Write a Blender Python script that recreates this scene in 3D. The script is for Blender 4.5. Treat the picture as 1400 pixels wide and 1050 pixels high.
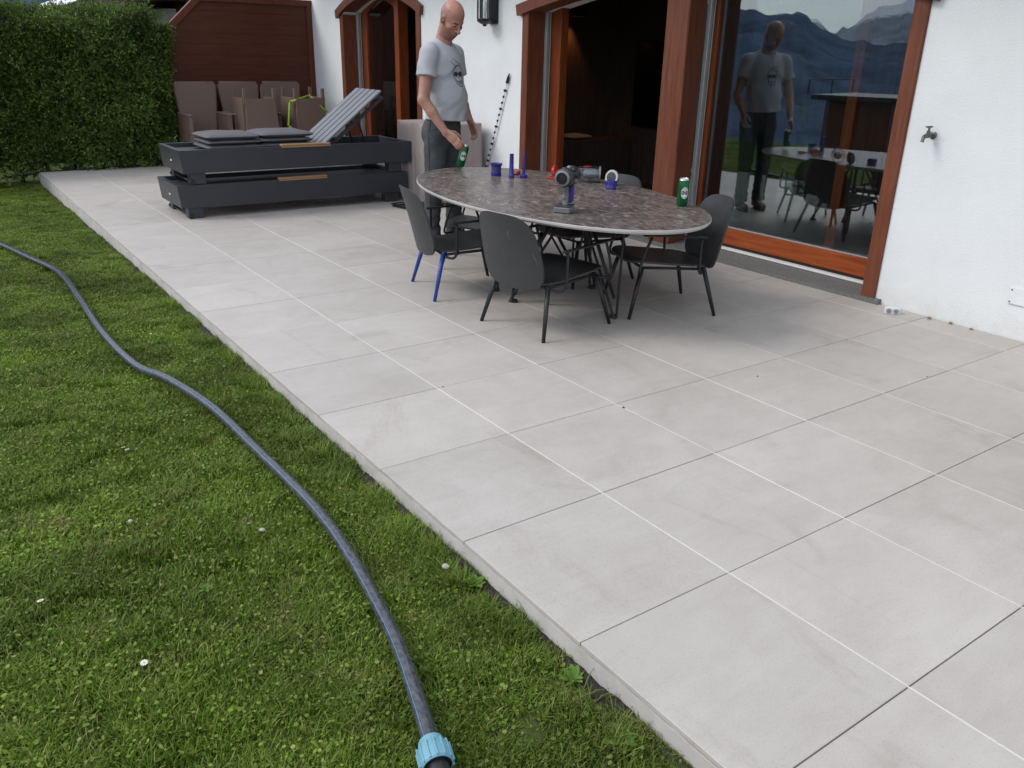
import bpy, bmesh, math, random
import numpy as np
from mathutils import Vector, Matrix
from mathutils.bvhtree import BVHTree
from mathutils.geometry import tessellate_polygon
from mathutils import noise as mnoise

random.seed(7); np.random.seed(7)
R_ = math.radians
scene = bpy.context.scene
C = scene.collection
for o in list(bpy.data.objects): bpy.data.objects.remove(o)

# ------------------------------------------------------------------ camera
yaw, pitch, roll, FPX = 0.620465, 0.380750, 0.0240796, 1126.42
cam_loc = Vector((-1.22595, -2.56881, 1.48678))
cyw, syw, cp, sp = math.cos(yaw), math.sin(yaw), math.cos(pitch), math.sin(pitch)
fw = Vector((syw * cp, cyw * cp, -sp)); rt = Vector((cyw, -syw, 0)); up = rt.cross(fw)
rt2 = math.cos(roll) * rt + math.sin(roll) * up
up2 = -math.sin(roll) * rt + math.cos(roll) * up
cd = bpy.data.cameras.new('camera'); cam = bpy.data.objects.new('camera', cd); C.objects.link(cam)
m = Matrix((rt2, up2, -fw)).transposed().to_4x4(); m.translation = cam_loc
cam.matrix_world = m
cd.sensor_width = 36.0; cd.lens = FPX * 36.0 / 1400.0; cd.clip_start = 0.05; cd.clip_end = 40000
scene.camera = cam

# ------------------------------------------------------------------ world, sun, exposure
SUN_DIR = Vector((-0.80, 0.42, 0.80)).normalized()
w = bpy.data.worlds.new('World'); scene.world = w; w.use_nodes = True
nt = w.node_tree; nt.nodes.clear()
out = nt.nodes.new('ShaderNodeOutputWorld'); bg = nt.nodes.new('ShaderNodeBackground')
sky = nt.nodes.new('ShaderNodeTexSky'); sky.sky_type = 'NISHITA'; sky.sun_disc = False
sky.sun_elevation = math.asin(SUN_DIR.z); sky.sun_rotation = math.atan2(SUN_DIR.x, SUN_DIR.y)
sky.altitude = 900; sky.air_density = 1.0; sky.dust_density = 2.0; sky.ozone_density = 1.5
tc = nt.nodes.new('ShaderNodeTexCoord'); mp = nt.nodes.new('ShaderNodeMapping'); mp.inputs['Scale'].default_value = (1, 1, 2.6)
nz = nt.nodes.new('ShaderNodeTexNoise'); nz.inputs['Scale'].default_value = 2.2; nz.inputs['Detail'].default_value = 7; nz.inputs['Roughness'].default_value = 0.6
rp = nt.nodes.new('ShaderNodeValToRGB'); rp.color_ramp.elements[0].position = 0.30; rp.color_ramp.elements[1].position = 0.62
rp.color_ramp.elements[0].color = (0.35, 0.35, 0.35, 1); rp.color_ramp.elements[1].color = (0.95, 0.95, 0.95, 1)
mx = nt.nodes.new('ShaderNodeMix'); mx.data_type = 'RGBA'
mx.inputs['B'].default_value = (7.2, 7.7, 8.5, 1)
nt.links.new(tc.outputs['Generated'], mp.inputs['Vector']); nt.links.new(mp.outputs['Vector'], nz.inputs['Vector'])
nt.links.new(nz.outputs['Fac'], rp.inputs['Fac']); nt.links.new(rp.outputs['Color'], mx.inputs['Factor'])
nt.links.new(sky.outputs['Color'], mx.inputs['A']); nt.links.new(mx.outputs['Result'], bg.inputs['Color'])
bg.inputs['Strength'].default_value = 0.10
nt.links.new(bg.outputs['Background'], out.inputs['Surface'])
sd = bpy.data.lights.new('sun', 'SUN'); sd.energy = 0.9; sd.angle = R_(22); sd.color = (1.0, 0.95, 0.88)
so = bpy.data.objects.new('sun', sd); C.objects.link(so); so.rotation_euler = SUN_DIR.to_track_quat('Z', 'Y').to_euler(); so.location = (-10, 6, 12)
vs = scene.view_settings; vs.view_transform = 'Standard'; vs.look = 'None'; vs.gamma = 1.0; vs.exposure = 0.75; vs.use_curve_mapping = False
cy = scene.cycles; cy.max_bounces = 6; cy.diffuse_bounces = 3; cy.glossy_bounces = 3; cy.transmission_bounces = 3; cy.transparent_max_bounces = 8; cy.caustics_reflective = False; cy.caustics_refractive = False

# ------------------------------------------------------------------ helpers: materials
MATS = {}
def mat(name, col, rough=0.6, metal=0.0, var=0.12, scale=8.0, bump=0.0, bscale=60.0, spec=0.5, col2=None, obj_rand=0.0, stretch=(1, 1, 1), detail=5, coat=0.0, rvar=0.0, trans=0.0, alpha=None):
    if name in MATS: return MATS[name]
    M = bpy.data.materials.new(name); M.use_nodes = True; t = M.node_tree; b = t.nodes['Principled BSDF']
    b.inputs['Roughness'].default_value = rough; b.inputs['Metallic'].default_value = metal
    b.inputs['Specular IOR Level'].default_value = spec; b.inputs['Coat Weight'].default_value = coat
    b.inputs['Transmission Weight'].default_value = trans
    c = t.nodes.new('ShaderNodeTexCoord'); mpn = t.nodes.new('ShaderNodeMapping'); mpn.inputs['Scale'].default_value = stretch
    t.links.new(c.outputs['Object'], mpn.inputs['Vector'])
    n = t.nodes.new('ShaderNodeTexNoise'); n.inputs['Scale'].default_value = scale; n.inputs['Detail'].default_value = detail; n.inputs['Roughness'].default_value = 0.62
    t.links.new(mpn.outputs['Vector'], n.inputs['Vector'])
    r = t.nodes.new('ShaderNodeValToRGB'); r.color_ramp.elements[0].position = 0.32; r.color_ramp.elements[1].position = 0.68
    lo = [x * (1 - var) for x in col]; hi = [min(1, x * (1 + var)) for x in (col2 or col)]
    if col2: lo = list(col); hi = list(col2)
    r.color_ramp.elements[0].color = (*lo, 1); r.color_ramp.elements[1].color = (*hi, 1)
    t.links.new(n.outputs['Fac'], r.inputs['Fac'])
    src = r.outputs['Color']
    if obj_rand > 0:
        oi = t.nodes.new('ShaderNodeObjectInfo'); hs = t.nodes.new('ShaderNodeHueSaturation')
        mr = t.nodes.new('ShaderNodeMapRange'); mr.inputs['To Min'].default_value = 1 - obj_rand; mr.inputs['To Max'].default_value = 1 + obj_rand
        t.links.new(oi.outputs['Random'], mr.inputs['Value']); t.links.new(mr.outputs['Result'], hs.inputs['Value'])
        t.links.new(src, hs.inputs['Color']); src = hs.outputs['Color']
    t.links.new(src, b.inputs['Base Color'])
    if rvar > 0:
        mr2 = t.nodes.new('ShaderNodeMapRange'); mr2.inputs['To Min'].default_value = rough - rvar; mr2.inputs['To Max'].default_value = rough + rvar
        t.links.new(n.outputs['Fac'], mr2.inputs['Value']); t.links.new(mr2.outputs['Result'], b.inputs['Roughness'])
    if bump > 0:
        n2 = t.nodes.new('ShaderNodeTexNoise'); n2.inputs['Scale'].default_value = bscale; n2.inputs['Detail'].default_value = 4
        t.links.new(mpn.outputs['Vector'], n2.inputs['Vector'])
        bp = t.nodes.new('ShaderNodeBump'); bp.inputs['Strength'].default_value = bump; bp.inputs['Distance'].default_value = 0.01
        t.links.new(n2.outputs['Fac'], bp.inputs['Height']); t.links.new(bp.outputs['Normal'], b.inputs['Normal'])
    MATS[name] = M; return M

# ------------------------------------------------------------------ helpers: meshes
class MB:
    def __init__(s): s.v = []; s.f = []
    def add(s, v, f):
        n = len(s.v); s.v += [tuple(x) for x in v]; s.f += [tuple(i + n for i in q) for q in f]; return s
    def box(s, x0, x1, y0, y1, z0, z1, ch=0.0, M=None):
        if ch <= 0:
            v = [(x, y, z) for z in (z0, z1) for y in (y0, y1) for x in (x0, x1)]
            f = [(0, 2, 3, 1), (4, 5, 7, 6), (0, 1, 5, 4), (2, 6, 7, 3), (0, 4, 6, 2), (1, 3, 7, 5)]
        else:
            bm = bmesh.new(); bmesh.ops.create_cube(bm, size=1)
            for q in bm.verts: q.co = Vector(((x0 + x1) / 2 + q.co.x * (x1 - x0), (y0 + y1) / 2 + q.co.y * (y1 - y0), (z0 + z1) / 2 + q.co.z * (z1 - z0)))
            bmesh.ops.bevel(bm, geom=list(bm.edges), offset=ch, segments=1, affect='EDGES', profile=0.5)
            bm.verts.index_update(); v = [tuple(q.co) for q in bm.verts]; f = [tuple(q.index for q in p.verts) for p in bm.faces]; bm.free()
        if M is not None: v = [tuple(M @ Vector(q)) for q in v]
        return s.add(v, f)
    def tube(s, pts, rad, n=8, cap=True, sx=1.0, upv=None):
        pts = [Vector(p) for p in pts]; k = len(pts); rad = rad if isinstance(rad, (list, tuple)) else [rad] * k
        v = []; u = None
        for i in range(k):
            t = (pts[min(i + 1, k - 1)] - pts[max(i - 1, 0)]).normalized()
            if u is None:
                a = Vector(upv) if upv else (Vector((0, 0, 1)) if abs(t.z) < 0.9 else Vector((1, 0, 0)))
                u = (a - t * a.dot(t)).normalized()
            else:
                u = (u - t * u.dot(t)).normalized()
            b = t.cross(u)
            for j in range(n):
                a = 2 * math.pi * (j + 0.5) / n
                v.append(pts[i] + u * math.cos(a) * rad[i] + b * math.sin(a) * rad[i] * sx)
        f = [(i * n + j, i * n + (j + 1) % n, (i + 1) * n + (j + 1) % n, (i + 1) * n + j) for i in range(k - 1) for j in range(n)]
        if cap: f += [tuple(range(n - 1, -1, -1)), tuple(range((k - 1) * n, k * n))]
        return s.add(v, f)
    def lathe(s, prof, n=20, M=None, cap=True):
        v = [(r * math.cos(2 * math.pi * j / n), r * math.sin(2 * math.pi * j / n), z) for r, z in prof for j in range(n)]
        f = [(i * n + j, i * n + (j + 1) % n, (i + 1) * n + (j + 1) % n, (i + 1) * n + j) for i in range(len(prof) - 1) for j in range(n)]
        if cap: f += [tuple(range(n - 1, -1, -1)), tuple(range((len(prof) - 1) * n, len(prof) * n))]
        if M is not None: v = [tuple(M @ Vector(q)) for q in v]
        return s.add(v, f)
    def prism(s, poly, h0, h1, axis='z', M=None):
        """poly 2D outline; extruded between h0,h1 along axis. axis x: poly=(y,z); y: (x,z); z: (x,y)"""
        def P(a, b, h): return {'x': (h, a, b), 'y': (a, h, b), 'z': (a, b, h)}[axis]
        n = len(poly); v = [P(a, b, h0) for a, b in poly] + [P(a, b, h1) for a, b in poly]
        tri = tessellate_polygon([[Vector((a, b, 0)) for a, b in poly]])
        f = [tuple(t) for t in tri] + [tuple(i + n for i in reversed(t)) for t in tri]
        f += [(i, (i + 1) % n, (i + 1) % n + n, i + n) for i in range(n)]
        if M is not None: v = [tuple(M @ Vector(q)) for q in v]
        return s.add(v, f)
    def mesh(s, name):
        me = bpy.data.meshes.new(name); me.from_pydata(s.v, [], s.f)
        bm = bmesh.new(); bm.from_mesh(me); bmesh.ops.recalc_face_normals(bm, faces=bm.faces); bm.to_mesh(me); bm.free()
        return me
    def build(s, name, M, parent=None, smooth=None):
        me = s.mesh(name); return link(name, me, M, parent, smooth)

def link(name, me, M=None, parent=None, smooth=None):
    if M is not None and not me.materials: me.materials.append(M)
    o = bpy.data.objects.new(name, me); C.objects.link(o)
    if parent is not None: o.parent = parent
    if smooth is not None:
        if smooth is True or smooth >= 180: me.shade_smooth()
        else:
            me.shade_smooth()
            me.set_sharp_from_angle(angle=R_(smooth))
    return o
def tag(o, label=None, cat=None, group=None, kind=None):
    if label: o['label'] = label
    if cat: o['category'] = cat
    if group: o['group'] = group
    if kind: o['kind'] = kind
    return o
def empty(name, loc=(0, 0, 0), rz=0, label=None, cat=None, group=None):
    o = bpy.data.objects.new(name, None); C.objects.link(o); o.location = loc; o.rotation_euler = (0, 0, rz); o.empty_display_size = 0.1
    return tag(o, label, cat, group)
def copy_tree(o, parent=None):
    c = o.copy(); C.objects.link(c); c.parent = parent
    for ch in [q for q in bpy.data.objects if q.parent == o]: copy_tree(ch, c)
    return c
def spline(pts, n):
    P = [np.array(p, float) for p in pts]; P = [2 * P[0] - P[1]] + P + [2 * P[-1] - P[-2]]; o = []
    for i in range(1, len(P) - 2):
        for k in range(n):
            t = k / n; a, b, c, d = P[i - 1:i + 3]
            o.append(0.5 * (2 * b + (c - a) * t + (2 * a - 5 * b + 4 * c - d) * t * t + (3 * b - a - 3 * c + d) * t ** 3))
    o.append(P[-2]); return [tuple(q) for q in o]
def RX(a): return Matrix.Rotation(a, 4, 'X')
def RY(a): return Matrix.Rotation(a, 4, 'Y')
def RZ(a): return Matrix.Rotation(a, 4, 'Z')
def T(x, y, z): return Matrix.Translation((x, y, z))

def lawn_z(y): return -0.082 - 0.085 * min(1, max(0, (y - 2.5) / 6.5))

# ------------------------------------------------------------------ materials
def wood(name, col, dark, rough=0.45, axis=2, coat=0.0):
    s = [9, 9, 9]; s[axis] = 0.7
    return mat(name, dark, rough, col2=col, scale=4.5, stretch=tuple(s), bump=0.12, bscale=9, coat=coat, detail=7, rvar=0.08, spec=0.25)
M_jamb = wood('stained wood upright', (0.125, 0.037, 0.018), (0.066, 0.019, 0.010), 0.42, 2)
M_trim = wood('stained wood trim', (0.200, 0.068, 0.036), (0.120, 0.038, 0.020), 0.45, 2)
M_rail = wood('orange wood rail', (0.36, 0.085, 0.024), (0.22, 0.048, 0.014), 0.36, 1)
M_stile = wood('orange wood stile', (0.27, 0.068, 0.022), (0.16, 0.036, 0.012), 0.38, 2)
M_screen = wood('screen plank wood', (0.105, 0.029, 0.014), (0.066, 0.018, 0.009), 0.5, 0)
M_screenf = wood('screen frame wood', (0.15, 0.042, 0.021), (0.09, 0.024, 0.013), 0.45, 2)
M_teak = wood('teak strip', (0.42, 0.26, 0.14), (0.27, 0.15, 0.075), 0.55, 0)
M_dkwall = wood('dark panel wood', (0.150, 0.118, 0.096), (0.085, 0.066, 0.055), 0.5, 2)
M_dkfloor = wood('room floor boards', (0.16, 0.11, 0.08), (0.09, 0.06, 0.045), 0.4, 1)
M_plaster = mat('white plaster', (0.76, 0.78, 0.78), 0.85, var=0.03, scale=3, bump=0.32, bscale=95, spec=0.2)
def splash(M):
    t = M.node_tree; b = t.nodes['Principled BSDF']; src = b.inputs['Base Color'].links[0].from_socket
    g = t.nodes.new('ShaderNodeNewGeometry'); sx = t.nodes.new('ShaderNodeSeparateXYZ'); t.links.new(g.outputs['Position'], sx.inputs[0])
    n = t.nodes.new('ShaderNodeTexNoise'); n.inputs['Scale'].default_value = 9; n.inputs['Detail'].default_value = 7; n.inputs['Roughness'].default_value = 0.7; t.links.new(g.outputs['Position'], n.inputs['Vector'])
    ma = t.nodes.new('ShaderNodeMath'); ma.operation = 'MULTIPLY_ADD'; ma.inputs[1].default_value = -0.45; t.links.new(n.outputs['Fac'], ma.inputs[0]); t.links.new(sx.outputs['Z'], ma.inputs[2])
    mr = t.nodes.new('ShaderNodeMapRange'); mr.inputs['From Min'].default_value = -0.24; mr.inputs['From Max'].default_value = -0.08; mr.inputs['To Min'].default_value = 0.25; mr.inputs['To Max'].default_value = 0.0; t.links.new(ma.outputs[0], mr.inputs['Value'])
    mxn = t.nodes.new('ShaderNodeMix'); mxn.data_type = 'RGBA'; mxn.inputs['B'].default_value = (0.50, 0.47, 0.42, 1); t.links.new(mr.outputs['Result'], mxn.inputs['Factor']); t.links.new(src, mxn.inputs['A']); t.links.new(mxn.outputs['Result'], b.inputs['Base Color'])
splash(M_plaster)
M_alu = mat('grey aluminium rail', (0.42, 0.43, 0.42), 0.45, 0.4, var=0.05)
M_white_alu = mat('white aluminium strip', (0.75, 0.75, 0.74), 0.4, 0.0, var=0.04)
M_stone = mat('granite sill', (0.145, 0.148, 0.142), 0.6, var=0.35, scale=90, bump=0.1, bscale=120, detail=3)
M_concrete = mat('kerb concrete', (0.47, 0.44, 0.415), 0.85, var=0.14, scale=6, bump=0.12, bscale=90)
M_grout = mat('pale grout', (0.68, 0.655, 0.62), 0.9, var=0.06, scale=20)
M_bed = mat('dark joint bed', (0.055, 0.052, 0.05), 0.95, var=0.2, scale=20)
M_slate = mat('slate powder coat', (0.033, 0.036, 0.044), 0.42, 0.0, var=0.06, scale=5, rvar=0.06)
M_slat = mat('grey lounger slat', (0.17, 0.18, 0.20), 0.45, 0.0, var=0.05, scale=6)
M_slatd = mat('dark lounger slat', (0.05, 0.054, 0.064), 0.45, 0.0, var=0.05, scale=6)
M_cush = mat('grey cushion fabric', (0.150, 0.147, 0.155), 0.95, var=0.07, scale=25, bump=0.25, bscale=350, spec=0.1)
M_chair = mat('anthracite plastic', (0.030, 0.032, 0.034), 0.46, var=0.15, scale=7, rvar=0.10, bump=0.03, bscale=300)
M_metal = mat('black powder coated steel', (0.022, 0.023, 0.026), 0.45, 0.3, var=0.1)
M_blue = mat('blue wrapped leg', (0.012, 0.045, 0.27), 0.35, var=0.12, scale=30)
M_black = mat('black plastic', (0.012, 0.012, 0.013), 0.4, var=0.1)
M_rubber = mat('black rubber', (0.02, 0.02, 0.02), 0.8, var=0.1)

def marble():
    M = bpy.data.materials.new('brown marble'); M.use_nodes = True; t = M.node_tree; b = t.nodes['Principled BSDF']
    c = t.nodes.new('ShaderNodeTexCoord'); mpn = t.nodes.new('ShaderNodeMapping'); mpn.inputs['Scale'].default_value = (1.0, 1.6, 1); mpn.inputs['Rotation'].default_value = (0, 0, 0.5)
    t.links.new(c.outputs['Object'], mpn.inputs['Vector'])
    n = t.nodes.new('ShaderNodeTexNoise'); n.inputs['Scale'].default_value = 10; n.inputs['Detail'].default_value = 10; n.inputs['Roughness'].default_value = 0.78; n.inputs['Distortion'].default_value = 1.9
    t.links.new(mpn.outputs['Vector'], n.inputs['Vector'])
    r = t.nodes.new('ShaderNodeValToRGB'); e = r.color_ramp.elements
    e[0].position = 0.36; e[0].color = (0.040, 0.038, 0.052, 1); e[1].position = 0.66; e[1].color = (0.52, 0.44, 0.37, 1)
    q = e.new(0.50); q.color = (0.125, 0.103, 0.094, 1); q = e.new(0.57); q.color = (0.235, 0.190, 0.160, 1)
    t.links.new(n.outputs['Fac'], r.inputs['Fac'])
    v = t.nodes.new('ShaderNodeTexVoronoi'); v.feature = 'DISTANCE_TO_EDGE'; v.inputs['Scale'].default_value = 3.4
    n3 = t.nodes.new('ShaderNodeTexNoise'); n3.inputs['Scale'].default_value = 4; n3.inputs['Detail'].default_value = 6
    t.links.new(mpn.outputs['Vector'], n3.inputs['Vector'])
    ad = t.nodes.new('ShaderNodeMix'); ad.data_type = 'RGBA'; ad.inputs['Factor'].default_value = 0.35
    t.links.new(mpn.outputs['Vector'], ad.inputs['A']); t.links.new(n3.outputs['Color'], ad.inputs['B']); t.links.new(ad.outputs['Result'], v.inputs['Vector'])
    r2 = t.nodes.new('ShaderNodeValToRGB'); r2.color_ramp.elements[0].position = 0.0; r2.color_ramp.elements[0].color = (0.55, 0.55, 0.55, 1)
    r2.color_ramp.elements[1].position = 0.012; r2.color_ramp.elements[1].color = (0, 0, 0, 1)
    r2.color_ramp.elements[1].position = 0.02; t.links.new(v.outputs['Distance'], r2.inputs['Fac'])
    mul = t.nodes.new('ShaderNodeMath'); mul.operation = 'MULTIPLY'; t.links.new(r2.outputs['Color'], mul.inputs[0]); t.links.new(n3.outputs['Fac'], mul.inputs[1])
    mxx = t.nodes.new('ShaderNodeMix'); mxx.data_type = 'RGBA'; mxx.inputs['B'].default_value = (0.42, 0.36, 0.30, 1)
    t.links.new(mul.outputs[0], mxx.inputs['Factor']); t.links.new(r.outputs['Color'], mxx.inputs['A']); t.links.new(mxx.outputs['Result'], b.inputs['Base Color'])
    b.inputs['Roughness'].default_value = 0.33; b.inputs['Specular IOR Level'].default_value = 0.45
    return M
M_marble = marble()

def tile_mat():
    M = bpy.data.materials.new('porcelain paving'); M.use_nodes = True; t = M.node_tree; b = t.nodes['Principled BSDF']
    g0 = t.nodes.new('ShaderNodeNewGeometry'); oi = t.nodes.new('ShaderNodeObjectInfo')
    sc = t.nodes.new('ShaderNodeVectorMath'); sc.operation = 'SCALE'; sc.inputs[0].default_value = (37.0, 19.0, 11.0); t.links.new(oi.outputs['Random'], sc.inputs['Scale'])
    g1 = t.nodes.new('ShaderNodeVectorMath'); g1.operation = 'ADD'; t.links.new(g0.outputs['Position'], g1.inputs[0]); t.links.new(sc.outputs['Vector'], g1.inputs[1])
    class G: outputs = {'Position': g1.outputs['Vector']}
    g = G
    def noise(s, d, ro=0.6, dist=0.0, st=(1, 1, 1)):
        mpn = t.nodes.new('ShaderNodeMapping'); mpn.inputs['Scale'].default_value = st; t.links.new(g.outputs['Position'], mpn.inputs['Vector'])
        n = t.nodes.new('ShaderNodeTexNoise'); n.inputs['Scale'].default_value = s; n.inputs['Detail'].default_value = d; n.inputs['Roughness'].default_value = ro; n.inputs['Distortion'].default_value = dist
        t.links.new(mpn.outputs['Vector'], n.inputs['Vector']); return n
    def ramp(n, p0, c0, p1, c1):
        r = t.nodes.new('ShaderNodeValToRGB'); r.color_ramp.elements[0].position = p0; r.color_ramp.elements[0].color = (*c0, 1); r.color_ramp.elements[1].position = p1; r.color_ramp.elements[1].color = (*c1, 1)
        t.links.new(n.outputs['Fac'], r.inputs['Fac']); return r
    def mixm(a, bb, mode='MULTIPLY', f=1.0):
        x = t.nodes.new('ShaderNodeMix'); x.data_type = 'RGBA'; x.blend_type = mode; x.inputs['Factor'].default_value = f
        t.links.new(a, x.inputs['A']); t.links.new(bb, x.inputs['B']); return x.outputs['Result']
    base = ramp(noise(2.2, 8, 0.66, 0.4), 0.34, (0.480, 0.438, 0.400), 0.66, (0.545, 0.504, 0.464))
    streak = ramp(noise(5, 6, 0.7, 0.8, (0.8, 2.6, 1)), 0.33, (0.94, 0.935, 0.93), 0.58, (1.0, 1.0, 1.0))
    speck = ramp(noise(160, 2, 0.5), 0.30, (0.86, 0.86, 0.86), 0.44, (1, 1, 1))
    stain = ramp(noise(1.1, 7, 0.75, 1.6, (2.0, 0.7, 1)), 0.30, (0.86, 0.85, 0.83), 0.44, (1, 1, 1))
    # thin dried water marks and scuffs that run across several tiles
    class GW: outputs = {'Position': g0.outputs['Position']}
    g = GW
    def noisew(s_, d, ro, dist, st):
        mpn = t.nodes.new('ShaderNodeMapping'); mpn.inputs['Scale'].default_value = st; t.links.new(g0.outputs['Position'], mpn.inputs['Vector'])
        n = t.nodes.new('ShaderNodeTexNoise'); n.inputs['Scale'].default_value = s_; n.inputs['Detail'].default_value = d; n.inputs['Roughness'].default_value = ro; n.inputs['Distortion'].default_value = dist; t.links.new(mpn.outputs['Vector'], n.inputs['Vector']); return n
    lines = t.nodes.new('ShaderNodeValToRGB'); e = lines.color_ramp.elements; e[0].position = 0.485; e[0].color = (1, 1, 1, 1); e[1].position = 0.515; e[1].color = (1, 1, 1, 1); q = e.new(0.50); q.color = (0.885, 0.88, 0.87, 1)
    t.links.new(noisew(0.8, 3, 0.4, 0.25, (1, 0.7, 1)).outputs['Fac'], lines.inputs['Fac'])
    lm_ = ramp(noisew(2.1, 3, 0.5, 0.0, (1, 1, 1)), 0.52, (0, 0, 0), 0.66, (1, 1, 1))
    lmix = t.nodes.new('ShaderNodeMix'); lmix.data_type = 'RGBA'; lmix.inputs['A'].default_value = (1, 1, 1, 1); t.links.new(lm_.outputs['Color'], lmix.inputs['Factor']); t.links.new(lines.outputs['Color'], lmix.inputs['B'])
    grime = ramp(noisew(0.55, 9, 0.72, 0.8, (1, 1, 1)), 0.34, (0.92, 0.91, 0.90), 0.50, (1, 1, 1))
    base_c = mixm(mixm(base.outputs['Color'], lmix.outputs['Result']), grime.outputs['Color'])
    col = mixm(mixm(mixm(base_c, streak.outputs['Color']), speck.outputs['Color']), stain.outputs['Color'])
    mr = t.nodes.new('ShaderNodeMapRange'); mr.inputs['To Min'].default_value = 0.94; mr.inputs['To Max'].default_value = 1.04
    t.links.new(oi.outputs['Random'], mr.inputs['Value']); hs = t.nodes.new('ShaderNodeHueSaturation'); t.links.new(mr.outputs['Result'], hs.inputs['Value']); t.links.new(col, hs.inputs['Color'])
    t.links.new(hs.outputs['Color'], b.inputs['Base Color'])
    rr = t.nodes.new('ShaderNodeMapRange'); rr.inputs['To Min'].default_value = 0.42; rr.inputs['To Max'].default_value = 0.62
    t.links.new(noise(6, 5).outputs['Fac'], rr.inputs['Value']); t.links.new(rr.outputs['Result'], b.inputs['Roughness'])
    bp = t.nodes.new('ShaderNodeBump'); bp.inputs['Strength'].default_value = 0.06; bp.inputs['Distance'].default_value = 0.004
    t.links.new(noise(90, 3).outputs['Fac'], bp.inputs['Height']); t.links.new(bp.outputs['Normal'], b.inputs['Normal'])
    return M
M_tile = tile_mat()

def glass_mat(name, tint=(0.75, 0.80, 0.78), refl=1.9, base=0.03, rough=0.0):
    """thin coated window glass: transparent body with a mirror coat that follows Fresnel"""
    M = bpy.data.materials.new(name); M.use_nodes = True; t = M.node_tree; t.nodes.clear()
    o = t.nodes.new('ShaderNodeOutputMaterial'); tr = t.nodes.new('ShaderNodeBsdfTransparent'); tr.inputs['Color'].default_value = (*tint, 1)
    gl = t.nodes.new('ShaderNodeBsdfGlossy'); gl.inputs['Roughness'].default_value = rough; gl.inputs['Color'].default_value = (0.9, 0.95, 1, 1)
    fr = t.nodes.new('ShaderNodeLayerWeight'); fr.inputs['Blend'].default_value = 0.5
    pw = t.nodes.new('ShaderNodeMath'); pw.operation = 'POWER'; pw.inputs[1].default_value = 4.0; t.links.new(fr.outputs['Facing'], pw.inputs[0])
    ma = t.nodes.new('ShaderNodeMath'); ma.operation = 'MULTIPLY_ADD'; ma.inputs[1].default_value = refl; ma.inputs[2].default_value = base; ma.use_clamp = True
    mxn = t.nodes.new('ShaderNodeMixShader')
    t.links.new(pw.outputs[0], ma.inputs[0]); t.links.new(ma.outputs[0], mxn.inputs[0]); t.links.new(tr.outputs[0], mxn.inputs[1]); t.links.new(gl.outputs[0], mxn.inputs[2]); t.links.new(mxn.outputs[0], o.inputs['Surface'])
    return M
M_glass = glass_mat('window glass', refl=0.42, base=0.15)
M_clear = glass_mat('clear plastic', (0.86, 0.87, 0.88), 0.6, 0.05, 0.08)

# ================================================================== SETTING
# ---- ground sheet to the horizon
def ground():
    xs = sorted(set([-20000, -6000, -2000, -1000, -640, -300, -200, -120, -80, -50, -30, -20] + [round(-14 + 0.5 * i, 3) for i in range(29)] + [3, 8, 20, 60, 200, 800, 3000, 20000]))
    ys = sorted(set([-20000, -6000, -2000, -600, -200, -80, -30, -12] + [round(-8 + 0.5 * i, 3) for i in range(41)] + [16, 24, 40, 80, 200, 600, 2000, 6000, 20000]))
    v = []; n = len(xs)
    for y in ys:
        for x in xs:
            z = lawn_z(y)
            if -14 < x < -0.4 and -8 < y < 9: z += 0.010 * math.sin(x * 2.1 + y) * math.cos(y * 1.3)
            if x < -6: z -= min(150, (-6 - x) * 0.24)
            if x > 0.3: z = min(z, -0.35)
            v.append((x, y, z))
    f = [(j * n + i, j * n + i + 1, (j + 1) * n + i + 1, (j + 1) * n + i) for j in range(len(ys) - 1) for i in range(n - 1)]
    mb = MB().add(v, f)
    M = mat('lawn soil', (0.045, 0.055, 0.018), 0.95, col2=(0.080, 0.100, 0.028), scale=9, bump=0.4, bscale=60, spec=0.1)
    return tag(mb.build('ground', M, smooth=180), kind='structure')
ground()

# ---- terrace: base, kerb face, grout lines and one mesh object for every tile
TS = 0.6
base = MB().box(0.012, 3.86, -3.6, 9.30, -0.45, -0.014).box(1.5, 3.86, 9.30, 9.95, -0.45, -0.014).build('terrace', M_bed); tag(base, kind='structure')
# cement skirt below the tile edge, with an uneven lip
def skirt():
    n = 260; v = []
    for i in range(n + 1):
        y = -3.6 + i * (12.9 / n)
        j = 0.0022 * random.uniform(-1, 1); k = 0.003 * random.uniform(-1, 1)
        v += [(0.012, y, -0.016 + k * 0.5), (-0.001 + j, y, -0.0158 + k), (-0.004 + j * 0.6, y, -0.045), (-0.006, y, -0.40)]
    f = [(i * 4 + a, (i + 1) * 4 + a, (i + 1) * 4 + a + 1, i * 4 + a + 1) for i in range(n) for a in range(3)]
    return MB().add(v, f).build('kerb_face', M_concrete, base, smooth=60)
skirt()
MB().box(-0.006, 1.5, 9.30, 9.306, -0.4, -0.014).build('kerb_face', M_concrete, base)
tile_meshes = {}
for i in range(7):
    x0 = i * TS; x1 = min(3.838, (i + 1) * TS)
    for j in range(-6, 17):
        y0 = j * TS; y1 = (j + 1) * TS
        if i < 3 and y0 > 9.29 - 0.1: continue
        if i < 3: y1 = min(y1, 9.30)
        g = 0.0017; gx = 0.0021
        wx, wy = round(x1 - x0 - 2 * gx, 4), round(y1 - y0 - 2 * g, 4)
        if (wx, wy) not in tile_meshes:
            me = MB().box(0, wx, 0, wy, -0.0135, 0, 0.0012).mesh('paving_tile'); me.materials.append(M_tile); tile_meshes[(wx, wy)] = me
        o = bpy.data.objects.new('paving_tile', tile_meshes[(wx, wy)]); C.objects.link(o); o.parent = base
        o.location = (x0 + gx, y0 + g, random.uniform(-0.0006, 0.0006))
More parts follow.
